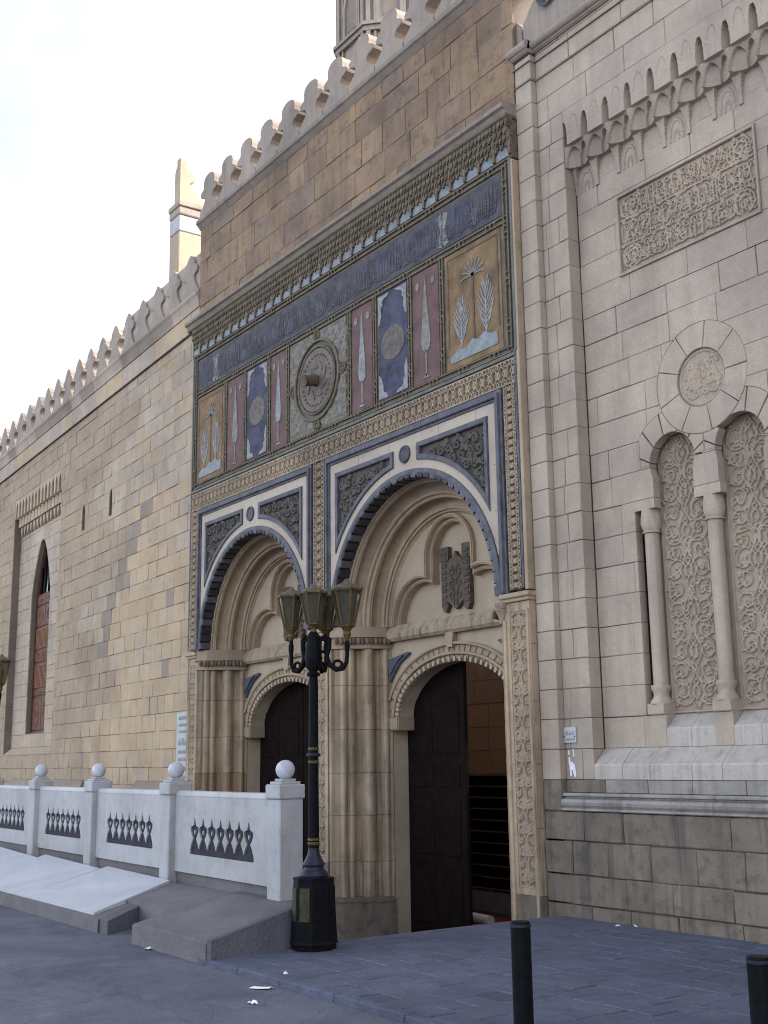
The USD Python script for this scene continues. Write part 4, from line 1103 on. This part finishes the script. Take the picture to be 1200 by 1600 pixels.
def pointed(t, c, half, rise):
    """Height of a pointed arch over t (0 outside)."""
    u = np.clip(1 - np.abs(t - c) / half, 0, 1)
    return rise * np.sqrt(np.clip(1 - (1 - u) ** 2, 0, 1)) ** .8


for kx in range(NU):
    x0 = -9.44 + kx * w
    nx, nz = 45, 132
    t, z = np.meshgrid(np.linspace(0, 1, nx), np.linspace(8.265, 9.325, nz))
    y = np.full(t.shape, 9.462)
    m3 = (z < 8.585)
    hb = (z - 8.27) / .315
    wb = .07 + .13 * np.clip(hb, 0, 1) ** 2.2
    d0 = np.minimum(np.abs(t - 0.0), np.abs(t - 1.0))
    y = np.where(m3 & (d0 < wb), 9.445 - .05 * np.clip(hb, 0, 1) ** 2, y)
    if kx % 2 == 0:
        for half, rise, dep in ((.30, .27, .012), (.235, .225, -.0), (.12, .14, .012), (.075, .11, -.0)):
            y = np.where(m3 & (d0 > wb) & (z - 8.27 < pointed(t, .5, half, rise)), 9.462 - dep, y)
    m2 = (z >= 8.585) & (z < 8.86)
    conc = 9.295 + .105 * np.sin(t * PI) ** .8 - .016 * np.clip(1 - np.abs(t - .5) / .05, 0, 1)
    hd = np.maximum(pointed(t, .27, .23, .25), pointed(t, .73, .23, .25))
    y = np.where(m2, np.where(z - 8.585 < hd, conc + .012, conc - .010 - .5 * np.clip(z - 8.76, 0, 1) * (conc - 9.29) / .1), y)
    m1 = z >= 8.86
    sl = pointed(t, .02, .13, .31) + pointed(t, .98, .13, .31)
    dep = np.where(z - 8.86 < sl, .02 + .11 * np.clip(1 - np.minimum(t, 1 - t) / .13, 0, 1), 0)
    gr = (np.abs(z - 8.88 - pointed(t, .5, .22, .33)) < .012) & (np.abs(t - .5) < .22)
    y = np.where(m1, 9.279 + dep + .006 * gr, y)
    v = np.stack([x0 + t * w, y, z], -1).reshape(-1, 3)
    i = (np.arange(nz - 1)[:, None] * nx + np.arange(nx - 1)[None, :]).ravel()
    f = np.vstack([np.stack([i, i + 1, i + nx + 1], 1), np.stack([i, i + nx + 1, i + nx], 1)])
    obj(RW, 'stalactite', trimesh.Trimesh(v, f, process=False), M['pale1'] if kx % 3 else M['pale3'], smooth=28)
# carved inscription panel
fr = rect_pan.buffer(-.004, join_style=2).difference(rect_pan.buffer(-.035, join_style=2))
obj(RW, 'panel_frame', extb(fr, YB - .022, YB + .08, .006), M['pale2'])
a, c0, b, d = rect_pan.buffer(-.036, join_style=2).bounds
cv = []
hh = (d - c0) / 3
for i in range(3):
    cv += script_lines(a + .02, b - .02, c0 + i * hh + .01, c0 + (i + 1) * hh - .01, 60 + i, .75)
    cv += [np.array([[a + .01, c0 + i * hh + .012], [b - .01, c0 + i * hh + .012]])]
for (cx, cz) in ((a + .17, d - .16), (b - .17, d - .16), (a + .17, c0 + .16), (b - .17, c0 + .16)):
    cv += [arc(cx, cz, .13, 0, 2 * PI, 30), spiral(cx, cz, .09, .02, 1.3, 0)]
cv += grid_scrolls(sbox(a + .04, c0 + .04, b - .04, d - .04), .115, .048, 9)
obj(RW, 'inscription_panel', relief(a, b, c0, d, YB - .006, .024, cv, .0065, .0072, soft=.0085), M['pale_carve'], label='carved rectangular inscription panel')
# sloping sill of the recess, base moulding and plinth
x = -9.44
while x < -3.6:
    w = rng.uniform(.34, .62)
    obj(RW, 'sill_stone', extx(Polygon([(9.278, 1.432), (9.278, 1.575), (9.29, 1.592), (9.462, 1.757), (9.56, 1.757), (9.56, 1.432)]), x + .003, x + w - .003), M['sill'])
    x += w
x = -9.879
while x < -3.6:
    w = rng.uniform(.35, .75)
    obj(RW, 'base_course', bx(x + .003, x + w - .003, 9.276 + rng.uniform(-.003, .003), 9.7, 1.292, 1.426, .006), M['sill_low'] if x > -9.4 else pick('base', 4))
    x += w
x = -9.874
while x < -3.6:
    w = rng.uniform(1.0, 1.5)
    obj(RW, 'base_moulding', extx(Polygon([(9.26, 1.288), (9.215, 1.288), (9.205, 1.27), (9.205, 1.255), (9.235, 1.25), (9.235, 1.235), (9.19, 1.22), (9.172, 1.19), (9.178, 1.16), (9.20, 1.135), (9.18, 1.128), (9.172, 1.108), (9.185, 1.098), (9.6, 1.098), (9.6, 1.288)]), x + .002, x + w - .002), M['sill_low'])
    x += w
obj(RW, 'masonry_core', bx(-10.14, XE, 9.212, 9.70, -.6, 1.09), M['mortar_dark'])
for (z0, z1) in ((-.30, .132), (.137, .432), (.437, .782), (.787, 1.094)):
    x = -10.165 + rng.uniform(-.3, 0)
    while x < -3.2:
        w = rng.uniform(.38, .85)
        obj(RW, 'plinth_stone', stone(max(x, -10.165) + .003, x + w - .003, z0 + .002, z1 - .002, 9.188 + rng.uniform(-.006, .006), .05, .010, .008), pick('base', 4))
        x += w
obj(RW, 'plinth_beyond', bx(-3.2, XE, 9.19, 9.4, -.3, 1.09), M['base0'], kind='stuff')
obj(RW, 'pilaster_stone', bx(-10.165, -9.88, 9.192, 9.42, 1.10, 1.424, .006), pick('base', 4))
# string courses and roll cornice
for (x0, x1, yo) in ((-10.19, -9.87, Y1), (-9.87, XE, YA)):
    obj(RW, 'string_course', bx(x0, x1, yo - .018, 9.5, 9.952, 9.962), M['coping'])
    obj(RW, 'string_course', bx(x0, x1, yo - .022, 9.5, 10.21, 10.22), M['coping'])
    obj(RW, 'cornice_roll', tube([[x0 - (.03 if x0 < -10 else 0), yo - .035, 10.44], [x1, yo - .035, 10.44]], .062, 14), M['merlon'], smooth=35)
    obj(RW, 'cornice_roll', extx(Polygon([(yo - .05, 10.36), (yo - .02, 10.34), (yo + .2, 10.34), (yo + .2, 10.5), (yo - .02, 10.5)]), x0, x1), M['merlon'])
for kx in range(5):
    p = affinity.translate(merlon_poly(h=1.9, w=1.12), -10.63 + kx * 1.12, 10.50)
    p = p.intersection(sbox(-10.6, 10, 10, 13))
    obj(RW, 'merlon', extb(p, 9.265, 9.60, .006), M['merlon'])
obj(RW, 'parapet', bx(-10.16, XE, 9.27, 9.6, 10.45, 10.62), M['merlon'])

ls = thing('loudspeaker', 'grey round horn loudspeaker mounted on the parapet at top right', 'loudspeaker', (-9.57, 9.2, 10.99))
horn = lathe_z([(.03, -.22), (.05, -.18), (.06, -.10), (.12, -.02), (.155, .0), (.15, .01), (.11, -.01), (.05, -.09), (.001, -.10)], 0, 0, 0, 28)
Tm = trimesh.transformations.rotation_matrix(PI / 2 + .12, (1, 0, 0))
obj(ls, 'horn', horn.copy().apply_transform(Tm), M['speaker'], smooth=35, local=True)
obj(ls, 'driver', lathe_z([(.001, -.30), (.05, -.30), (.055, -.28), (.055, -.22), (.001, -.22)], 0, 0, 0, 18).apply_transform(Tm), M['iron'], smooth=35, local=True)
obj(ls, 'bracket', [tube([[-.10, .02, .05], [-.12, .10, .12], [0, .18, .14], [.12, .10, .12], [.10, .02, .05]], .010, 6)], M['iron'], local=True)

pk = thing('small_plaque', 'small white plaque with two screws on the pale wall above a white smear', 'plaque', (-9.86, YA, 1.9))
obj(pk, 'slab', bx(-9.99 + .115, -9.715 + .03, YA - .02, YA - .002, 1.825, 1.995, .004), M['sign'])
obj(pk, 'lettering', [tube(np.column_stack([q[:, 0], np.full(len(q), YA - .0205), q[:, 1]]), .0035, 4) for q in script_lines(-9.86, -9.70, 1.90, 1.96, 5, 1.0) + script_lines(-9.86, -9.70, 1.845, 1.88, 6, 1.0)], M['ink'])
for xx in (-9.862, -9.70):
    obj(pk, 'screw', lathe_y([(.001, YA - .023), (.008, YA - .023), (.008, YA - .018), (.001, YA - .018)], xx, 1.893, 0, 2 * PI, 8), M['iron'])
sm = unary_union([LineString([(-9.78 + dx, 1.80 - dz), (-9.775 + dx * 1.1, z1)]).buffer(wd) for dx, dz, z1, wd in ((-.04, .06, 1.70, .008), (.03, .05, 1.68, .007), (-.035, .14, 1.60, .012), (.0, .2, 1.55, .02), (.03, .22, 1.50, .02), (-.02, .2, 1.48, .016), (.04, .25, 1.47, .014))])
single('paint_smear', ext(sm, YA - .006, YA - .001), M['smear'], 'white paint smear running down the wall below the small plaque', 'paint smear')

# ------------------------------------------------------------------ turret and minaret behind the walls
tu = thing('turret', 'sunlit square stone turret with carved crenels behind the wall at left', 'turret', (-28.0, 12.5, 9.0))
tx0, tx1, ty0, ty1 = -28.06, -27.46, 12.5, 15.2
obj(tu, 'shaft', bx(tx0, tx1, ty0, ty1, 9.0, 15.75, .02), M['turret'])
obj(tu, 'white_band', bx(tx0 - .01, tx1 + .012, ty0 - .01, ty1, 15.76, 16.22, .02), M['marble'])
obj(tu, 'cornice', [bx(tx0 - .02, tx1 + .05, ty0 - .03, ty1, 16.23, 16.46, .03), bx(tx0 - .04, tx1 + .09, ty0 - .05, ty1, 16.46, 16.62, .02)], M['merlon'])
side = Polygon([(ty0, 16.62), (ty0, 17.9), (ty0 + .16, 17.8), (ty0 + .2, 17.6), (ty0 + .42, 17.5), (ty0 + .46, 17.32), (ty0 + .28, 17.2), (ty0 + .3, 17.08), (ty0 + .5, 16.98), (ty0 + .52, 16.8), (ty0 + 1.0, 16.76), (ty0 + 1.0, 16.62)])
obj(tu, 'crenel', extx(side, tx1 - .22, tx1), M['turret'])
fp_ = Polygon([(tx0 + .25, 16.62), (tx0 + .25, 17.55), (tx0 + .34, 17.7), (tx1, 17.9), (tx1, 16.62)])
obj(tu, 'crenel', ext(fp_.intersection(sbox(-99, 0, tx1 - .223, 99)), ty0 + .003, ty0 + .2), M['turret'])

mn = thing('minaret', 'tall grey carved stone minaret rising behind the crenellated brown wall', 'minaret', (-36.6, 26.5, 10))
mx, my, mr = -36.55, 26.6, 2.75
oc = lambda r, z0, z1, rot=PI / 8: extz(Polygon([(mx + r * math.cos(rot + i * PI / 4), my + r * math.sin(rot + i * PI / 4)) for i in range(8)]), z0, z1)
obj(mn, 'shaft', oc(mr - .12, 10, 44), M['mina'])
for z in (22.0, 30.6, 33.6, 38.0):
    obj(mn, 'cornice', [oc(mr + .05, z, z + .22), oc(mr + .14, z + .22, z + .38)], M['mina'])
for i in range(8):
    a = i * PI / 4
    c = np.array([math.cos(a), math.sin(a)])
    t = np.array([-math.sin(a), math.cos(a)])
    T4 = np.eye(4); T4[:2, 0] = t; T4[:2, 1] = -c; T4[0, 3], T4[1, 3] = mx + c[0] * (mr - .12) * math.cos(PI / 8), my + c[1] * (mr - .12) * math.cos(PI / 8)
    for z0 in (23.2, 31.1, 34.1):
        h = 2.35 if z0 > 30 else 6.5
        ar = Polygon([(-.42, 0), (.42, 0), (.42, h * .55), (.25, h * .8), (0, h), (-.25, h * .8), (-.42, h * .55)])
        obj(mn, 'niche', ext(affinity.translate(ar.buffer(.16).difference(ar), 0, z0), -.10, .05).apply_transform(T4), M['mina'])
        obj(mn, 'niche_back', ext(affinity.translate(ar.intersection(sbox(-.3, .2, .3, h)), 0, z0), -.02, .05).apply_transform(T4), M['dark0'])
    for s in (-1, 1):
        x_ = s * (mr * math.sin(PI / 8) - .16)
        obj(mn, 'corner_shaft', [bx(x_ - .09, x_ + .09, -.14, .02, 10, 44).apply_transform(T4), bx(x_ - s * .28 - .05, x_ - s * .28 + .05, -.10, .02, 10, 44).apply_transform(T4)], M['mina'])

# ------------------------------------------------------------------ balustrade and ramps
BL = thing('balustrade', 'white marble balustrade with ball topped posts and dark cut out motifs', 'balustrade', (-10.50, 6.0, 0), -1.8)
PX = [0, -2.77, -5.46, -8.07, -10.85, -13.5]
for i, xp in enumerate(PX):
    z0 = .18
    p = obj(BL, 'post', [bx(xp - .27, xp, 0, .27, z0, 1.30, .012), bx(xp - .285, xp + .015, -.015, .285, 1.30, 1.44, .012)], M['marble'], local=True)
    obj(p, 'cap', [bx(xp - .25, xp - .02, .02, .25, 1.44, 1.468, .006), bx(xp - .215, xp - .055, .055, .215, 1.468, 1.495, .006)], M['marble'], local=True)
    obj(p, 'ball', trimesh.creation.icosphere(subdivisions=3, radius=.097).apply_translation((xp - .135, .135, 1.583)), M['marble2'], smooth=True, local=True)
    if i:
        xa, xb = xp + .004, PX[i - 1] - .275
        zb, zt = .435, 1.295
        mid = (xa + xb) / 2
        uw_ = .228
        z0 = .655
        mot = []
        for k in range(7):
            c = mid + (k - 3) * uw_
            body = unary_union([Polygon([(-.5 * uw_, 0), (.5 * uw_, 0), (.5 * uw_, .035), (.36 * uw_, .10), (.15 * uw_, .16), (-.15 * uw_, .16), (-.36 * uw_, .10), (-.5 * uw_, .035)]),
                                Polygon([(0, .14), (.2 * uw_, .18), (.43 * uw_, .25), (.42 * uw_, .285), (.13 * uw_, .305), (.07 * uw_, .34), (0, .385), (-.07 * uw_, .34), (-.13 * uw_, .305), (-.42 * uw_, .285), (-.43 * uw_, .25), (-.2 * uw_, .18)])])
            body = body.difference(Polygon([(0, .19), (.10 * uw_, .235), (.07 * uw_, .27), (-.07 * uw_, .27), (-.10 * uw_, .235)]))
            mot.append(affinity.translate(body.buffer(.008), c, z0))
        mot = unary_union(mot).buffer(.0005)
        pn = obj(BL, 'panel', [ext(sbox(xa, zb, xb, zt).difference(mot), .08, .115), bx(xa, xb, .113, .19, zb, zt)], M['marble'], local=True)
        obj(pn, 'coping', tube([[xa, .135, zt - .002], [xb, .135, zt - .002]], .058, 12), M['marble'], smooth=30, local=True)
        obj(pn, 'inlay', ext(mot.buffer(-.001), .098, .114), M['inlay'], local=True)
        obj(BL, 'plinth', bx(xa, xb, .11, .24, .15, zb + .001), M['granite2'], local=True)

gr = thing('stone_ramp', 'grey granite ramp sloping up to the last balustrade post beside the lamp', 'ramp', (-10.5, 4.9, 0))


def wedge(x0a, x1a, x0b, x1b, y0, y1, zf0, zf1, zb=-.1):
    v = np.array([[x0a, y0, zb], [x1a, y0, zb], [x1b, y1, zb], [x0b, y1, zb], [x0a, y0, zf0], [x1a, y0, zf0], [x1b, y1, zf1], [x0b, y1, zf1]])
    return trimesh.convex.convex_hull(v)


obj(gr, 'slope', wedge(-11.36, -9.78, -11.55, -9.93, 4.90, 5.98, .145, .335), M['granite2'])
obj(gr, 'landing', wedge(-13.3, -11.552, -13.3, -11.552, 5.40, 6.1, .20, .315), M['granite2'])
obj(gr, 'side_kerb', wedge(-9.778, -9.70, -9.928, -9.84, 4.87, 6.0, .155, .40), M['granite'])
obj(gr, 'front_kerb', wedge(-11.38, -9.78, -11.38, -9.78, 4.86, 4.898, .125, .142), M['granite2'])
obj(gr, 'landing', wedge(-11.55, -9.9, -11.55, -9.95, 5.982, 6.25, .335, .34), M['granite2'])
mr_ = thing('marble_ramp', 'polished white marble slope laid along the foot of the balustrade', 'ramp', (-16, 4.9, 0))
obj(mr_, 'kerb', wedge(-26, -12.32, -26, -13.10, 4.88, 6.3, .085, .30), M['granite2'])
obj(mr_, 'end_block', wedge(-12.315, -12.10, -13.095, -12.86, 4.90, 5.93, .09, .25), M['granite'])
sl = np.array([[-26, 4.95, .125], [-12.62, 4.95, .125], [-13.12, 6.02, .355], [-26, 6.5, .43]])
for k, (xa, xb) in enumerate(((-12.62, -14.9), (-14.905, -17.3), (-17.305, -19.9), (-19.905, -26))):
    xa2, xb2 = xa - .5 if k == 0 else xa - .35, xb - .35
    v = [[xb, 4.95, .0], [xa, 4.95, .0], [xa2, 6.05, .2], [xb2, 6.15, .2], [xb, 4.95, .118], [xa, 4.95, .118], [xa2, 6.05, .345], [xb2, 6.15, .365 + .02 * k]]
    obj(mr_, 'marble_slab', trimesh.convex.convex_hull(np.array(v)), M['marble2'])

# ------------------------------------------------------------------ street lamps
lamp = thing('street_lamp', 'black iron street lamp with brass lanterns beside the last balustrade post', 'street lamp', (-9.69, 5.90, 0), 0, 'black iron lamps along the balustrade')
octp = lambda r, z0, z1, rt=PI / 8, r2=None: trimesh.convex.convex_hull(np.array([[rr * math.cos(rt + i * PI / 4), rr * math.sin(rt + i * PI / 4), z] for z, rr in ((z0, r), (z1, r2 or r)) for i in range(8)]))
ra = math.radians(10)
LB = obj(lamp, 'base', [octp(.215, .06, .60, ra, .185), octp(.205, 0.0, .05, ra), octp(.225, .05, .075, ra, .215), octp(.19, .60, .62, ra)], M['iron'], local=True)
for i in range(8):
    a = ra + (i + .5) * PI / 4
    T4 = trimesh.transformations.rotation_matrix(a + PI / 2, (0, 0, 1))
    rr = .185 * math.cos(PI / 8)
    g = ext(sbox(-.042, .14, .042, .53).buffer(.008), -rr - .018, -rr + .02).apply_transform(T4)
    obj(LB, 'base_panel', g, M['panel_gilt'] if i in (5, 6) else M['iron'], local=True)
obj(lamp, 'foot', lathe_z([(.001, .62), (.125, .62), (.135, .64), (.12, .67), (.095, .69), (.09, .71), (.105, .735), (.09, .76), (.07, .80), (.055, .83), (.052, .88), (.001, .88)], 0, 0, 0, 28), M['iron_blue'], smooth=35, local=True)
obj(lamp, 'pole', lathe_z([(.001, .86), (.052, .86), (.05, 1.0), (.046, 1.68), (.046, 1.76), (.042, 2.42), (.038, 2.52), (.001, 2.52)], 0, 0, 0, 24), M['iron'], smooth=35, local=True)
for z, r, mm in ((.92, .058, 'brass'), (.955, .056, 'brass'), (1.655, .052, 'brass'), (1.72, .068, 'iron_blue'), (1.775, .052, 'brass'), (2.47, .066, 'iron')):
    obj(lamp, 'ring', lathe_z([(.02, z - .018), (r * .8, z - .018), (r, z - .006), (r, z + .006), (r * .8, z + .018), (.02, z + .018)], 0, 0, 0, 22), M[mm], smooth=35, local=True)
obj(lamp, 'hub', lathe_z([(.001, 2.50), (.045, 2.50), (.075, 2.54), (.085, 2.62), (.075, 2.72), (.055, 2.80), (.06, 2.83), (.045, 2.86), (.025, 2.88), (.001, 2.88)], 0, 0, 0, 16), M['iron'], smooth=35, local=True)


def lantern(cx, cy, z0, s=1.0, rot=.3):
    hx = lambda r, z: np.array([[cx + r * math.cos(rot + i * PI / 3), cy + r * math.sin(rot + i * PI / 3), z] for i in range(6)])
    r0, r1, h = .062 * s, .128 * s, .30 * s
    fr = obj(lamp, 'lantern', lathe_z([(.001, -.13 * s), (.016 * s, -.13 * s), (.02 * s, -.10 * s), (.034 * s, -.07 * s), (.028 * s, -.045 * s), (.05 * s, -.01 * s), (r0 * 1.02, 0), (.001, 0)], cx, cy, z0, 14), M['brass'], smooth=35, local=True)
    lo, up = hx(r0, z0), hx(r1, z0 + h)
    for i in range(6):
        k = (i + 1) % 6
        obj(fr, 'bar', tube([lo[i], up[i]], .009 * s, 5), M['brass'], local=True)
        q = np.array([lo[i] * .97 + lo[k] * .03, lo[k] * .97 + lo[i] * .03, up[k] * .97 + up[i] * .03, up[i] * .97 + up[k] * .03])
        cc = np.array([cx, cy, 0])
        q2 = q.copy(); q2[:, :2] = cc[:2] + (q2[:, :2] - cc[:2]) * .985
        obj(fr, 'pane', trimesh.Trimesh(q2, [[0, 1, 2], [0, 2, 3]], process=False), M['glass'], local=True)
        obj(fr, 'rail', tube([lo[i], lo[k]], .010 * s, 5), M['brass'], local=True)
        obj(fr, 'rail', tube([up[i], up[k]], .015 * s, 5), M['brass'], local=True)
        c = up[i]
        obj(fr, 'finial', [trimesh.creation.cone(.012 * s, .04 * s, sections=6).apply_translation((c[0], c[1], c[2] + .005))], M['brass'], local=True)
    obj(fr, 'roof', lathe_z([(.001, 0), (r1 * 1.0, 0), (r1 * .98, .012), (r1 * .75, .035 * s), (r1 * .4, .055 * s), (.03 * s, .065 * s), (.02 * s, .085 * s), (.001, .10 * s)], cx, cy, z0 + h, 12), M['verdigris'], smooth=40, local=True)
    obj(fr, 'bulb', lathe_z([(.001, .02), (.022, .02), (.022, .07), (.045, .13), (.05, .17), (.035, .22), (.001, .235)], cx, cy, z0, 14), M['bulb'], smooth=True, local=True)


vd = math.atan2(-5.9, 9.69)
for deg, rl in ((80, .325), (-132, .29), (155, .29)):
    a = vd + math.radians(deg)
    d = np.array([math.cos(a), math.sin(a), 0])
    P = lambda r, z, rl=rl, d=d: d * r * rl / .28 + np.array([0, 0, z])
    t = np.linspace(0, 1, 15)
    sc = [P(.06, 2.80), P(.10, 2.84), P(.135, 2.80), P(.13, 2.72), P(.11, 2.64), P(.13, 2.56), P(.19, 2.51), P(.245, 2.52), P(.275, 2.58), P(.28, 2.66), P(.28, 2.72)]
    ar = obj(lamp, 'arm', tube(sc, [.018, .02, .022, .024, .025, .026, .026, .024, .021, .019, .017], 8), M['iron'], smooth=True, local=True)
    c1 = [P(.20 + .035 * math.cos(q), 2.56 + .035 * math.sin(q)) for q in np.linspace(-1.2, 4.6, 16)]
    c2 = [P(.085 + .045 * math.cos(q), 2.74 + .06 * math.sin(q)) for q in np.linspace(0, 5.6, 16)]
    obj(ar, 'scroll', [tube(c1, .014, 6), tube(c2, .016, 6)], M['iron'], smooth=True, local=True)
    obj(ar, 'stem', lathe_z([(.001, 2.68), (.02, 2.68), (.026, 2.72), (.026, 2.76), (.018, 2.79), (.022, 2.81), (.001, 2.82)], *P(.28, 0)[:2], 0, 14), M['iron'], smooth=35, local=True)
    lantern(P(.28, 0)[0], P(.28, 0)[1], 2.92, 1.16 if deg == 80 else 1.06, vd + .25)
lantern(0, 0, 2.945, 1.0, vd + .52)
lp2 = copy_of(lamp, 'street_lamp', 'distant iron street lamp at the left edge, only one brass lantern in view', (-18.95, 5.45, 0), 0, 'black iron lamps along the balustrade')

# ------------------------------------------------------------------ bollards and litter
bo = thing('bollard', 'black iron bollard standing on the pavement edge before the right pilaster', 'bollard', (-5.77, 4.985, 0), 0, 'black bollards on the pavement edge')
obj(bo, 'post', lathe_z([(.001, 0), (.061, 0), (.061, .672), (.056, .686), (.001, .69)], 0, 0, 0, 28), M['iron'], smooth=35, local=True)
obj(bo, 'top_band', lathe_z([(.05, .655), (.0635, .655), (.0635, .672), (.05, .673)], 0, 0, 0, 28), M['iron_blue'], smooth=35, local=True)
obj(bo, 'foot', lathe_z([(.001, .0), (.085, .0), (.085, .012), (.062, .02), (.001, .02)], 0, 0, 0, 28), M['iron'], smooth=35, local=True)
copy_of(bo, 'bollard', 'black iron bollard cut off by the lower right corner of the photo', (-4.03, 5.02, 0), 0, 'black bollards on the pavement edge')


def scrap(name, label, x, y, z, w, h, seed, rot=0.0):
    r = np.random.default_rng(seed)
    n = 5
    v = np.array([[(i / (n - 1) - .5) * w + r.normal(0, .004), (k / (n - 1) - .5) * h + r.normal(0, .004), .004 + abs(r.normal(0, .011))] for i in range(n) for k in range(n)])
    a = math.radians(rot)
    v[:, :2] = v[:, :2] @ np.array([[math.cos(a), math.sin(a)], [-math.sin(a), math.cos(a)]])
    f = [[i * n + k, i * n + k + 1, (i + 1) * n + k + 1] for i in range(n - 1) for k in range(n - 1)] + [[i * n + k, (i + 1) * n + k + 1, (i + 1) * n + k] for i in range(n - 1) for k in range(n - 1)]
    single(name, trimesh.Trimesh(v + np.array([x, y, z]), f, process=False), M['paper'], label, 'litter')


def on(u, v, z):
    d = _R.T @ np.array([(u - 600) / 1850, (v - 800) / 1850, 1.0])
    p = EYE + d * (z - EYE[2]) / d[2]
    return p[0], p[1], z


scrap('paper_scrap', 'largest torn white paper scrap lying on the road', *on(408, 1545, -.05), .17, .09, 1, 35)
scrap('paper_scrap', 'small folded white scrap on the road nearest the camera', *on(395, 1569, -.05), .07, .05, 2)
scrap('paper_scrap', 'crumpled white scrap at the front foot of the granite ramp', *on(233, 1484, -.05), .09, .07, 3)
scrap('paper_scrap', 'tiny white scrap on the pavement between the lamp and the kerb', *on(446, 1523, .002), .03, .025, 4)
scrap('paper_scrap', 'tiny white scrap below the plinth, left of two', *on(966, 1448, .002), .05, .02, 5)
scrap('paper_scrap', 'tiny white scrap below the plinth, right of two', *on(993, 1449, .002), .04, .02, 6)
